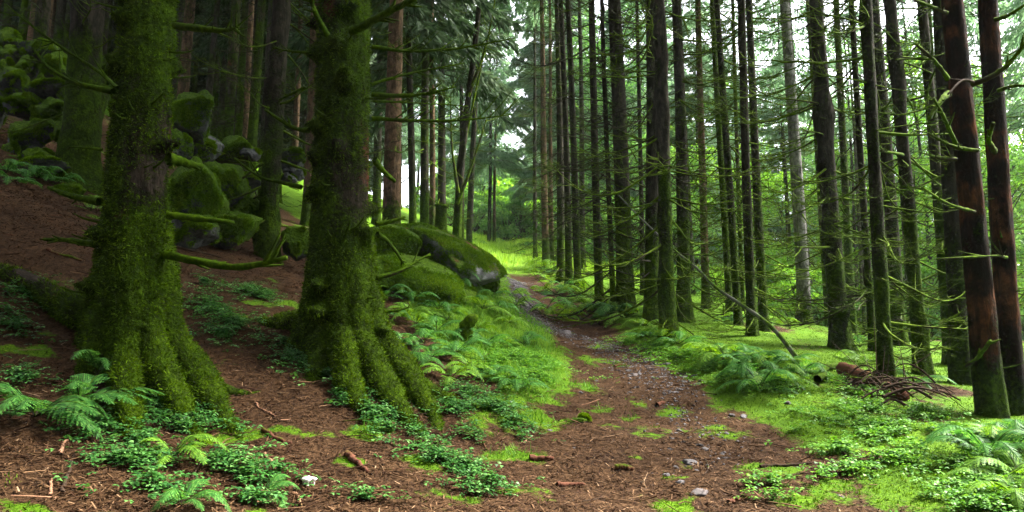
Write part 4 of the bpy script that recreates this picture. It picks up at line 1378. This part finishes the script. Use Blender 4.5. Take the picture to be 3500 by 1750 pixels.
# single sticks one can point at
ST = [([(898, 1485), (940, 1505), (995, 1522)], .020, .017, M_LOG, 'short thick reddish-brown stick on the bare needles below the second huge trunk'),
      ([(905, 1560), (935, 1600), (958, 1640)], .012, .009, M_TWIG_PALE, 'orange-brown stick left of the white fungus on the needles'),
      ([(985, 1680), (1015, 1710), (1030, 1750)], .012, .010, M_TWIG_PALE, 'orange-brown stick at the bottom edge below the white fungus'),
      ([(1180, 1565), (1215, 1590), (1255, 1620)], .030, .024, M_LOG, 'thick broken stick with a moss clump below the root of the second huge trunk'),
      ([(870, 1385), (900, 1410), (940, 1430)], .012, .008, M_TWIG_PALE, 'pale stick at the upper edge of the bare needle slope between the huge trunks'),
      ([(205, 1560), (215, 1530), (235, 1500)], .016, .010, M_TWIG_PALE, 'short upright orange stick in the dark litter at bottom left'),
      ([(210, 1700), (225, 1640), (255, 1560)], .016, .012, M_TWIG, 'grey-brown stick lying beside the orange stick at bottom left'),
      ([(170, 1705), (172, 1665), (178, 1640)], .012, .010, M_TWIG_PALE, 'small tan stick near the bottom left corner'),
      ([(1810, 1572), (1860, 1578), (1890, 1576)], .030, .024, M_LOG, 'dark reddish bark piece on the path needles, left side'),
      ([(1905, 1665), (1960, 1668), (2000, 1668)], .022, .016, M_LOG, 'long flat bark piece near the bottom of the path'),
      ([(2105, 1615), (2140, 1618), (2165, 1618)], .028, .022, M_LOG, 'dark bark chunk in the middle of the path'),
      ([(2245, 1395), (2260, 1385), (2270, 1378)], .030, .022, M_LOG, 'split reddish bark chunk in the wheel line of the path'),
      ([(1980, 1078), (1995, 1074), (2005, 1072)], .06, .05, M_LOG, 'dark wood chunk on the path edge far up'),
      ([(2490, 1725), (2520, 1720), (2560, 1712)], .018, .016, M_LOG, 'short dark stick at the bottom right of the path'),
      ([(2880, 1560), (2905, 1575), (2935, 1592)], .014, .010, M_TWIG, 'brown stick in the right verge moss'),
      ([(1790, 1520), (1805, 1508), (1822, 1498)], .010, .007, M_TWIG_PALE, 'thin pale stick at the left edge of the path'),
      ([(2600, 1605), (2700, 1600), (2850, 1592), (3000, 1612)], .016, .008, M_TWIG, 'long dark mossy twig lying across the right verge'),
      ([(160, 862), (220, 880), (280, 898)], .022, .016, M_LOG, 'purplish-brown stick on the slope left of the leftmost huge trunk'),
      ([(600, 850), (680, 868), (760, 885)], .022, .016, M_TWIG, 'long brown stick lying below the rounded cube-like rock'),
      ([(640, 1215), (690, 1270), (735, 1320)], .012, .008, M_TWIG, 'thin stick beside the dark root of the leftmost huge trunk'),
      ([(820, 1095), (860, 1130), (890, 1160)], .012, .008, M_TWIG_PALE, 'tan stick on the needles left of the second huge trunk'),
      ([(2100, 1255), (2125, 1250), (2140, 1248)], .02, .018, M_LOG, 'small wood bit by the stony line of the path')]
for k, (pix, r0, r1, m, lb) in enumerate(ST):
    surface_piece('stick', lb, pix, r0 * .72, r1 * .55, m, 'stick', .75, 60 + k, None, .004)
# many small sticks
gs = np.random.default_rng(15)
STK = []
for k in range(6):
    mb = MB()
    t = np.linspace(0, 1, 6)
    mb.tube(np.stack([t - .5, .12 * gs.uniform(-1, 1) * np.sin(t * 3), .04 * np.sin(t * 3 + k)], -1), .017 * (1.1 - .5 * t), 5, 0, 0, .2)
    STK.append(mb.mesh('stick', [M_TWIG, M_TWIG_PALE, M_LOG][k % 3]))
cnt = 0
while cnt < 110:
    y = 2.4 + 8.5 * gs.random() ** 1.2
    x = gs.uniform(-.8, .62) * y
    m_, s_, g_ = zones(np.array([x]), np.array([y]))
    if m_[0] > .45:
        continue
    L = gs.uniform(.10, .42)
    o = link('stick', STK[gs.integers(6)], None, (x, y, H1(x, y) + .012), (gs.uniform(0, 6), gs.uniform(-.25, .15), gs.uniform(0, 6.28)), (L, L * .7, L * .7))
    tag(o, 'small brown stick lying in the fallen needles', 'stick', 'small sticks in the needle litter')
    cnt += 1
# white fungus
p = hit(1042, 1668)
mb = MB()
for k in range(9):
    q = np.array([rng.normal(0, .022), rng.normal(0, .022), 0])
    mb.tube([q, q + [0, 0, .02], q + [0, 0, .032], q + [0, 0, .04]], [.006, .008, .020, .004], 8)
t = NT('white_fungus'); M_WHITE = t.principled((.62, .58, .55), .7)
tag(link('fungus', mb.mesh('fungus', M_WHITE), None, p), 'small white fungus cluster on the bare needle slope', 'fungus')

# ------------------------------------------------------------------ stones on the path
SM = [rock_mesh('stone', 800 + k, (1, rng.uniform(.6, .9), rng.uniform(.4, .65)), M_STONE, 3, 14, .22) for k in range(7)]
NS = [(2240, 1208, .045, 'rounded grey stone in the stony line of the path'), (2176, 1202, .03, None), (2170, 1285, .06, 'dark reddish stone beside the wheel line'), (1935, 1140, .13, 'mossy grey stone cluster block in the path gully'),
      (1965, 1145, .05, None), (2390, 1685, .075, 'grey-green round stone near the bottom of the path'), (2360, 1588, .085, 'flat purplish stone on the lower path'), (2310, 1600, .03, None), (2480, 1570, .03, None),
      (2540, 1430, .05, 'small reddish stone at the right edge of the path'), (2395, 1305, .04, None), (2500, 1425, .055, 'dark wet stone at the right edge of the path'), (2340, 1290, .04, None), (1880, 1480, .028, 'small pinkish stone at the left edge of the path'),
      (2690, 1380, .05, 'reddish stone on the right mossy verge'), (3030, 1440, .05, 'grey pointed stone among the verge clover'), (3245, 1478, .05, 'pale stone at the edge of the right ferns'), (2290, 1540, .03, None), (1950, 1205, .04, None), (2405, 1535, .05, None)]
for k, (u, v, r, lb) in enumerate(NS):
    p = hit(u, v)
    o = link('stone', SM[k % 7], None, p - [0, 0, r * .1], (0, 0, rng.uniform(0, 6)), r)
    tag(o, lb or 'small grey stone lying on the path', 'stone', None if lb else 'loose stones on the path')
gs = np.random.default_rng(16)
cnt = 0
while cnt < 105:
    if gs.random() < .86:
        i = gs.integers(len(STONE_LINE) - 1)
        q = gs.random()
        c = STONE_LINE[i] * (1 - q) + STONE_LINE[i + 1] * q
        x, y = c + gs.normal(0, .10 + .012 * c[1], 2)
        if y < 7 and gs.random() < .5:
            continue
    else:
        y = gs.uniform(3.6, 9)
        x = gs.uniform(np.interp(y, PY, PL) + .2, np.interp(y, PY, PR) - .1)
    r = gs.uniform(.012, .034) * (1 + .05 * y)
    o = link('stone', SM[gs.integers(7)], None, (x, y, H1(x, y) - r * .12), (gs.uniform(-.3, .3), gs.uniform(-.3, .3), gs.uniform(0, 6)), r)
    tag(o, 'small grey stone lying on the path', 'stone', 'loose stones on the path')
    cnt += 1

# ------------------------------------------------------------------ ferns
def fern_frond(seed, npin=17, L=.5, curve=.55, droop=.35, mat=None, fine=True):
    """a frond one unit of L long growing along +X and up, arching over; pinnae are cut into lobes"""
    g = np.random.default_rng(seed)
    t = np.linspace(0, 1, 14)
    X = L * (t * (1 - .12 * t))
    Zc = L * (curve * t * 1.1 - (curve * .75 + droop) * t ** 2.2)
    mb = MB()
    mb.tube(np.stack([X, 0 * t, Zc], -1), .004 * (1.1 - .9 * t) * (L / .5), 3, 1)
    V, Q = [], []
    n = 0
    for k in range(npin):
        q = .16 + .82 * k / (npin - 1)
        x, z = np.interp(q, t, X), np.interp(q, t, Zc)
        sl = (np.interp(min(q + .05, 1), t, Zc) - np.interp(q - .05, t, Zc)) / (np.interp(min(q + .05, 1), t, X) - np.interp(q - .05, t, X))
        pl = L * .34 * (math.sin(min(1, (q - .05) * 2.6) * math.pi / 2) * (1.06 - q) ** .8) * g.uniform(.85, 1.1)
        for sd in (-1, 1):
            ang = 1.08 + g.uniform(-.08, .08)
            dr = g.uniform(-.25, .05) - .1
            d = np.array([math.cos(ang), sd * math.sin(ang), dr + sl * math.cos(ang)])
            e = np.array([1.0, 0, sl])
            e /= np.linalg.norm(e)
            nl = 6 if fine else 3
            for j in range(nl):
                a0, a1 = j / nl, (j + 1) / nl
                w = L * .055 * (1 - a0) ** .7 + .001
                p0 = np.array([x, 0, z]) + d * pl * a0 + np.array([0, 0, -.18 * pl * a0 * a0])
                p1 = np.array([x, 0, z]) + d * pl * a1 + np.array([0, 0, -.18 * pl * a1 * a1])
                # two lobes, fore and aft of the midrib
                V += [p0, p0 * .45 + p1 * .55 + e * w, p1, p0 * .55 + p1 * .45 - e * w]
                Q.append([n, n + 1, n + 2, n + 3])
                n += 4
    mb.add(V, Q, 0)
    return mb.mesh('frond', [mat, M_BRANCH_D], False)
FRONDS = {m.name: [fern_frond(900 + k, 17, .5, [.5, .75, .35, .95][k], [.35, .3, .2, .45][k], m) for k in range(4)] for m in (M_FERN, M_FERN_Y)}

def fern(u, v, size, nf, label, mat=None, group=None, az=None, spread=6.28, p=None, tilt=(-.35, .15)):
    p = hit(u, v) if p is None else p
    root = thing('fern', p, label, 'fern', group)
    fr = FRONDS[(mat or M_FERN).name]
    for k in range(nf):
        a = (az if az is not None else 0) + (k + rng.uniform(-.3, .3)) / nf * spread - spread / 2
        s = size * rng.uniform(.75, 1.15)
        link('frond', fr[rng.integers(4)], root, (0, 0, .01), (rng.uniform(-.2, .2), rng.uniform(*tilt), a), s)

fern(120, 1430, 1.0, 12, 'dense blue-green fern at the left edge beside the leftmost huge trunk')
fern(270, 1400, 1.0, 8, 'tall fern whose long fronds arch in front of the leftmost huge trunk', None, None, .6, 3.6, None, (-.6, -.1))
fern(330, 1290, .7, 6, 'light fern standing against the foot of the leftmost huge trunk', None, None, .3, 3.4, None, (-.7, -.2))
fern(590, 1580, .6, 8, 'yellow-green fern below the roots of the leftmost huge trunk', M_FERN_Y)
fern(900, 1700, .42, 7, 'low fern at the bottom edge beside the bare needle slope')
fern(620, 1745, .5, 8, 'fern cut by the bottom edge below the yellow-green fern')
fern(310, 725, .8, 5, 'small pale fern beside the mossy hump at the far left', M_FERN_Y)
CF = [(1350, 1000), (1410, 1030), (1330, 1090), (1420, 1120), (1490, 1140), (1370, 1190), (1530, 1100), (1470, 1230), (1560, 1210), (1640, 1130), (1700, 1060), (1660, 1180), (1740, 1110), (1620, 1020), (1570, 980), (1600, 1270), (1680, 1290), (1760, 1330), (1540, 1300), (1430, 1260), (1500, 1060), (1650, 1060), (1310, 1020), (1690, 1010), (1720, 1180), (1480, 985), (1540, 930), (1420, 945), (1790, 1180), (1340, 960), (1390, 1080), (1450, 1180), (1600, 1160)]
for k, (u, v) in enumerate(CF):
    fern(u, v, .62 + .22 * rng.random(), 7, 'arching green fern on the bank between the second huge trunk and the path', M_FERN if k % 3 else M_FERN_Y, 'ferns on the bank below the boulder')
for k, (u, v) in enumerate([(3470, 1560), (3400, 1520), (3490, 1500), (3440, 1650), (3330, 1500), (3480, 1720), (3380, 1580), (3490, 1640), (3440, 1500)]):
    fern(u, v, .72 + .25 * rng.random(), 8, 'bright fern in the thick clump at the lower right corner', M_FERN_Y if k % 2 else M_FERN, 'ferns at the lower right corner')
for k, (u, v) in enumerate([(2480, 1240), (2540, 1255), (2590, 1260), (2640, 1270), (2700, 1260), (2570, 1300), (2620, 1310), (2510, 1205), (2740, 1280), (2440, 1220), (2600, 1335)]):
    fern(u, v, .85 + .25 * rng.random(), 7, 'pale green fern in the tall clump on the right verge left of the log', M_FERN if k % 3 else M_FERN_Y, 'ferns on the right verge left of the log')
for k, (u, v) in enumerate([(1800, 870), (1830, 900), (1860, 915), (1890, 935), (1840, 940), (1880, 965), (1930, 985), (1960, 1000), (2000, 1010), (1900, 1010), (1860, 1000), (2030, 1040), (1980, 1035), (1920, 1050), (2060, 1070), (1870, 1060), (1950, 1080), (1900, 1090), (2080, 1090), (2010, 1070), (1820, 930), (2110, 1085), (2140, 1090), (1780, 850), (1810, 850), (1745, 1010), (1760, 1050)]):
    fern(u, v, 1.1 + .35 * rng.random(), 6, 'yellow-green fern on the right verge of the path up to the bend', M_FERN_Y if k % 3 else M_FERN, 'ferns along the right verge up to the bend')
for k, (u, v) in enumerate([(2220, 1160), (2270, 1165), (2320, 1180), (2470, 1090), (2490, 1100), (2640, 1105), (2940, 1190), (2960, 1240), (3130, 1310), (2200, 1120)]):
    fern(u, v, .9, 5, 'small fern at the foot of a right wood trunk', M_FERN_Y if k % 2 else M_FERN, 'small ferns among the right trunks')
for k, (u, v) in enumerate([(20, 600), (80, 605), (130, 612), (160, 622), (40, 625), (200, 625)]):
    fern(u, v, .8, 6, 'pale fern in the row at the foot of the piled boulders', M_FERN, 'ferns below the piled boulders')
for k, (u, v) in enumerate([(1545, 800), (1580, 800), (1560, 790), (1620, 830), (1640, 835), (1610, 810), (1660, 840), (1600, 835)]):
    fern(u, v, 1.2, 6, 'fern on the far left verge behind the boulder', M_FERN_Y if k % 2 else M_FERN, 'ferns on the far left verge')

# ------------------------------------------------------------------ scattered cover (uncountable)
def sample_area(n, ymin, ymax, qlo, qhi, power=1.0, g=None):
    y = ymin + (ymax - ymin) * g.random(n) ** power
    x = g.uniform(qlo, qhi, n) * (y + .6)
    return x, y

def scatter_blades(name, n, x, y, length, width, mat, tilt, g, lift=0.0, flat=False, taper=.15):
    """thin single blades; flat ones lie on the ground"""
    z = height(x, y) + lift
    a = g.uniform(0, 6.283, len(x))
    L = length * g.uniform(.5, 1.3, len(x))
    if flat:
        el = g.normal(.05, .22, len(x))
    else:
        el = g.uniform(tilt[0], tilt[1], len(x))
    d = np.stack([np.cos(a) * np.cos(el), np.sin(a) * np.cos(el), np.sin(el)], -1)
    w = np.stack([-np.sin(a), np.cos(a), 0 * a], -1) * (width * g.uniform(.6, 1.4, len(x)))[:, None]
    b = np.stack([x, y, z], -1)
    if flat:
        b = b - d * L[:, None] * .5
    V = np.stack([b - w, b + w, b + d * L[:, None] + w * taper, b + d * L[:, None] - w * taper], 1).reshape(-1, 3)
    me = new_mesh(name, V, [np.arange(len(x) * 4).reshape(-1, 4)], mat, False)
    o = link(name, me)
    return o

g = np.random.default_rng(201)
x, y = sample_area(190000, 2.2, 12.5, -.86, .80, 1.25, g)
m, s, md = zones(x, y)
k = (g.random(len(x)) > np.clip(m * 1.5 - .1, 0, .97))
o = scatter_blades('needle_litter', 0, x[k], y[k], (.05), .0030, M_LITTER, (0, .3), g, .010, True, .6)
tag(o, 'reddish brown carpet of fallen spruce needles on path and bank', 'needle litter', None, 'stuff')
g = np.random.default_rng(202)
x, y = sample_area(430000, 2.2, 24, -.80, .80, 1.35, g)
m, s, md = zones(x, y)
nz = fbm(x * 5, y * 5, 9.2, 3)
k = (g.random(len(x)) < sstep(.42, .75, m + .55 * nz))
o = scatter_blades('moss_carpet', 0, x[k], y[k], .019, .0042, M_TUFT, (.5, 1.5), g, -.004, False, .2)
tag(o, 'soft bright green moss carpet along the verges and under the trunks', 'moss', None, 'stuff')
g = np.random.default_rng(203)
x, y = sample_area(60000, 22, 62, -.12, .55, 1.2, g)
m, s, md = zones(x, y)
k = g.random(len(x)) < md
o = scatter_blades('grass', 0, x[k], y[k], .30, .012, M_GRASS, (.6, 1.5), g, -.02, False, .1)
tag(o, 'bright green grass on the far path and the clearing', 'grass', None, 'stuff')
# short grass on the green left verge
g = np.random.default_rng(204)
x, y = sample_area(26000, 5, 14, -.22, .12, 1.0, g)
m, s, md = zones(x, y)
k = g.random(len(x)) < sstep(.5, .9, m)
o = scatter_blades('verge_grass', 0, x[k], y[k], .085, .003, M_SORREL_Y, (.5, 1.4), g, -.004, False, .1)
tag(o, 'short fine grass on the green verge left of the path', 'grass', None, 'stuff')

def sorrel(name, label, spots, dens, mat, seed, size=.021):
    g = np.random.default_rng(seed)
    xs, ys = [], []
    for (cx, cy, rx, ry) in spots:
        n = int(dens * rx * ry * math.pi)
        a, r = g.uniform(0, 6.283, n), np.abs(g.normal(0, .55, n))
        xs.append(cx + rx * r * np.cos(a))
        ys.append(cy + ry * r * np.sin(a))
    x, y = np.concatenate(xs), np.concatenate(ys)
    k = fbm(x * 4, y * 4, seed * .37, 3) > -.16
    x, y = x[k], y[k]
    n = len(x)
    z = height(x, y) + g.uniform(.015, .075, n)
    sc = size * g.uniform(.6, 1.25, n)
    a0 = g.uniform(0, 6.283, n)
    tiltx, tilty = g.normal(0, .22, n), g.normal(0, .22, n)
    Vs = []
    for q in range(3):
        a = a0 + q * 2.0944
        for (rr, da, dz) in ((.12, 0, 0), (.95, -.55, -.18), (.86, 0, .02), (.95, .55, -.18)):
            px, py = rr * np.cos(a + da) * sc, rr * np.sin(a + da) * sc
            pz = dz * sc + px * tiltx + py * tilty
            Vs.append(np.stack([x + px, y + py, z + pz], -1))
    V = np.stack(Vs, 1).reshape(-1, 3)
    Q = np.arange(n * 12).reshape(-1, 4)
    # thin stems
    o = link(name, new_mesh(name, V, [Q], mat, False))
    tag(o, label, 'ground cover', None, 'stuff')
S1 = zone_pts([(560, 1400, .35, .3), (650, 1450, .35, .3), (700, 1530, .35, .3), (760, 1600, .3, .25), (850, 1650, .25, .2), (720, 1060, .4, .35), (800, 1110, .35, .3), (760, 1150, .3, .3), (870, 1010, .3, .3), (880, 1020, .3, .2),
                (970, 1185, .22, .2), (1050, 1255, .3, .25), (1110, 1290, .3, .25), (1190, 1370, .3, .25), (1290, 1430, .3, .25), (1240, 1400, .25, .2), (1400, 1510, .3, .25), (1500, 1580, .3, .25), (1590, 1620, .3, .2), (1680, 1660, .25, .2),
                (1600, 1350, .3, .25), (1690, 1400, .4, .3), (1560, 1410, .3, .25), (1700, 1480, .35, .25), (1640, 1500, .3, .2), (60, 1120, .3, .3), (500, 1520, .25, .2), (330, 1480, .3, .3), (430, 1400, .3, .2), (950, 1640, .2, .1), (870, 1730, .25, .1),
                (1250, 1720, .3, .06), (1620, 1690, .25, .1), (420, 1600, .3, .2), (520, 1680, .3, .2), (300, 1690, .2, .1), (480, 1590, .25, .2), (620, 1480, .3, .2), (100, 1000, .3, .3), (80, 1300, .25, .2), (700, 980, .3, .3), (1760, 1450, .25, .15), (1330, 1480, .25, .2), (990, 1230, .2, .2)])
sorrel('wood_sorrel', 'dark green clover-like wood sorrel around the roots of the two huge trunks', S1, 950, M_SORREL, 301, .031)
S2 = zone_pts([(2200, 1150, .5, .5), (2260, 1190, .4, .4), (2330, 1210, .45, .4), (2440, 1255, .4, .35), (2520, 1290, .35, .3), (2620, 1330, .35, .3), (1900, 1290, .45, .35), (1830, 1290, .35, .3), (1780, 1230, .4, .4), (1850, 1240, .3, .3), (1720, 1250, .4, .35),
                (2830, 1410, .4, .3), (2920, 1440, .4, .3), (3000, 1470, .45, .3), (3100, 1500, .45, .3), (3200, 1540, .45, .3), (3300, 1600, .45, .3), (3400, 1680, .4, .25), (3450, 1740, .4, .2), (3150, 1420, .4, .25), (3000, 1400, .35, .25), (3260, 1480, .35, .25),
                (2900, 1620, .25, .12), (2750, 1640, .25, .12), (2640, 1660, .25, .1), (2870, 1545, .3, .15), (3050, 1580, .3, .15), (3230, 1700, .3, .15), (3350, 1740, .35, .12), (2700, 1480, .2, .1), (2650, 1720, .2, .08), (1750, 1300, .3, .3), (2950, 1350, .35, .3), (2780, 1300, .4, .35)])
sorrel('verge_sorrel', 'bright green clover-like wood sorrel bands beside the path', S2, 1350, M_SORREL_Y, 302, .029)
# moss hair on the two big trunks and the larger rocks (part of each of them)
def fuzz(obj, n, size, mat, seed, zlo=-9, zhi=9, parent=None, thr=-.1, upw=.0, mask=None):
    me = obj.data
    g = np.random.default_rng(seed)
    V = np.empty(len(me.vertices) * 3, np.float32)
    me.vertices.foreach_get('co', V)
    V = V.reshape(-1, 3).astype(float)
    np_ = len(me.polygons)
    C, Nn, A = np.empty(np_ * 3, np.float32), np.empty(np_ * 3, np.float32), np.empty(np_, np.float32)
    me.polygons.foreach_get('center', C)
    me.polygons.foreach_get('normal', Nn)
    me.polygons.foreach_get('area', A)
    C, Nn = C.reshape(-1, 3).astype(float), Nn.reshape(-1, 3).astype(float)
    A = A.astype(float) * ((C[:, 2] > zlo) & (C[:, 2] < zhi)) * ((fbm(C[:, 0] * 3.2 + seed, C[:, 1] * 3.2, C[:, 2] * 2.2, 4) > thr) if mask is None else (mask(C[:, 0], C[:, 1], C[:, 2]) > thr + .25 * fbm(C[:, 0] * 14, C[:, 1] * 14, C[:, 2] * 12, 2))) * np.clip(.45 + upw * Nn[:, 2], 0, 1)
    if A.sum() <= 0:
        return None
    i = g.choice(np_, n, p=A / A.sum())
    lv = np.empty(len(me.loops), np.int32)
    me.loops.foreach_get('vertex_index', lv)
    ls = np.empty(np_, np.int32)
    me.polygons.foreach_get('loop_start', ls)
    lt = np.empty(np_, np.int32)
    me.polygons.foreach_get('loop_total', lt)
    q1, q2 = g.random((n, 1)), g.random((n, 1))
    if lt[0] == 4:
        c4 = [V[lv[ls[i] + q]] for q in range(4)]
        b = (c4[0] * (1 - q1) + c4[1] * q1) * (1 - q2) + (c4[3] * (1 - q1) + c4[2] * q1) * q2
    else:
        c3 = [V[lv[ls[i] + q]] for q in range(3)]
        r1 = np.sqrt(q1)
        b = c3[0] * (1 - r1) + c3[1] * r1 * (1 - q2) + c3[2] * r1 * q2
    b = b - Nn[i] * size * .15
    d = Nn[i] * .8 + g.normal(0, .45, (n, 3)) + np.array([0, 0, -.25])
    d /= np.linalg.norm(d, axis=1, keepdims=True)
    L = size * g.uniform(.5, 1.4, (n, 1))
    w = np.cross(d, g.normal(0, 1, (n, 3)))
    w = w / (np.linalg.norm(w, axis=1, keepdims=True) + 1e-9) * size * .17
    W = np.stack([b - w, b + w, b + d * L + w * .3, b + d * L - w * .3], 1).reshape(-1, 3)
    o = link('moss', new_mesh('moss', W, [np.arange(n * 4).reshape(-1, 4)], mat, False), obj if parent is None else parent)
    o['kind'] = 'stuff'
    return o
for T, sd_ in ((T1, 1), (T2, 2)):
    tk = [c for c in T[0].children if c.name.startswith('trunk')][0]
    fuzz(tk, 46000, .026, M_OLIVE, 400 + sd_, -1.0, 5.2, T[0], .22, 0, moss_mask)
for k, (rt, o) in enumerate(ROOTS):
    if k != 4:
        fuzz(o, 9000, .026, M_OLIVE, 430 + k, -9, 9, rt, .1, 0, moss_mask)
for o in [o for o in COL.objects if o.name.startswith('boulder')]:
    big = max(o.dimensions)
    fuzz(o, int(min(30000, 5000 + 14000 * big)), .03, M_TUFT_R, 500, thr=-.12, upw=.8)

# small dead twigs strewn through the litter
g = np.random.default_rng(206)
mb = MB()
x, y = sample_area(5200, 2.3, 13, -.86, .70, 1.3, g)
m, s_, md = zones(x, y)
k = g.random(len(x)) > m * 1.1 - .05
x, y = x[k], y[k]
zz = height(x, y)
for i in range(len(x)):
    L, a, e = g.uniform(.05, .24), g.uniform(0, 6.283), g.normal(.05, .18)
    dd = np.array([math.cos(a) * math.cos(e), math.sin(a) * math.cos(e), math.sin(e)])
    sd = np.array([-math.sin(a), math.cos(a), .3]) * g.normal(0, .12) * L
    p0 = np.array([x[i], y[i], zz[i] + .012])
    mb.tube(np.array([p0 - dd * L * .5, p0 + sd, p0 + dd * L * .5]), np.array([.0036, .003, .0015]) * g.uniform(.5, 1.4), 3)
tag(link('twig_litter', mb.mesh('twig_litter', M_LITTER)), 'countless short dead twigs strewn through the fallen needles', 'twig litter', None, 'stuff')
# gravel
g = np.random.default_rng(205)
n = 6500
i = g.integers(0, len(STONE_LINE) - 1, n)
q = g.random((n, 1))
c = STONE_LINE[i] * (1 - q) + STONE_LINE[i + 1] * q
c = c + g.normal(0, 1, (n, 2)) * (.08 + .014 * c[:, 1:2])
c = c[g.random(n) < np.clip((c[:, 1] - 4.5) / 9, .03, .8)]
n = len(c)
r = g.uniform(.004, .013, n) * (1 + .06 * c[:, 1])
V0, F0 = ICO[2][0] * 0, None
oc = np.array([[1, 0, 0], [0, 1, 0], [-1, 0, 0], [0, -1, 0], [0, 0, .6], [0, 0, -.6]], float)
of = np.array([[0, 1, 4], [1, 2, 4], [2, 3, 4], [3, 0, 4], [1, 0, 5], [2, 1, 5], [3, 2, 5], [0, 3, 5]])
z = height(c[:, 0], c[:, 1]) + r * .2
V = oc[None] * (r[:, None, None] * g.uniform(.5, 1.3, (n, 6, 1))) + np.stack([c[:, 0], c[:, 1], z], -1)[:, None, :]
Fc = (of[None] + (np.arange(n) * 6)[:, None, None]).reshape(-1, 3)
tag(link('gravel', new_mesh('gravel', V.reshape(-1, 3), [Fc], M_CHIP, False)), 'grey gravel washed out along the wheel line of the path', 'gravel', None, 'stuff')

# ------------------------------------------------------------------ the damp air of the wood
def haze():
    t = NT('damp_air')
    pv = t.n('ShaderNodeVolumePrincipled')
    pv.inputs['Color'].default_value = (.86, .93, .95, 1)
    pv.inputs['Density'].default_value = HAZE
    pv.inputs['Anisotropy'].default_value = .2
    t.l(pv.outputs[0], t.out.inputs['Volume'])
    lo, hi = (-124, -14, -9), (124, 270, 78)
    V = np.array([[(lo, hi)[i][0], (lo, hi)[j][1], (lo, hi)[k][2]] for i in (0, 1) for j in (0, 1) for k in (0, 1)])
    Q = [[0, 1, 3, 2], [4, 6, 7, 5], [0, 4, 5, 1], [2, 3, 7, 6], [0, 2, 6, 4], [1, 5, 7, 3]]
    o = link('haze', new_mesh('haze', V, [np.array(Q)], t.m, False))
    tag(o, 'thin pale damp air that dims the far trees', 'haze', None, 'stuff')
HAZE = .00026
haze()
SC.cycles.volume_bounces = 0
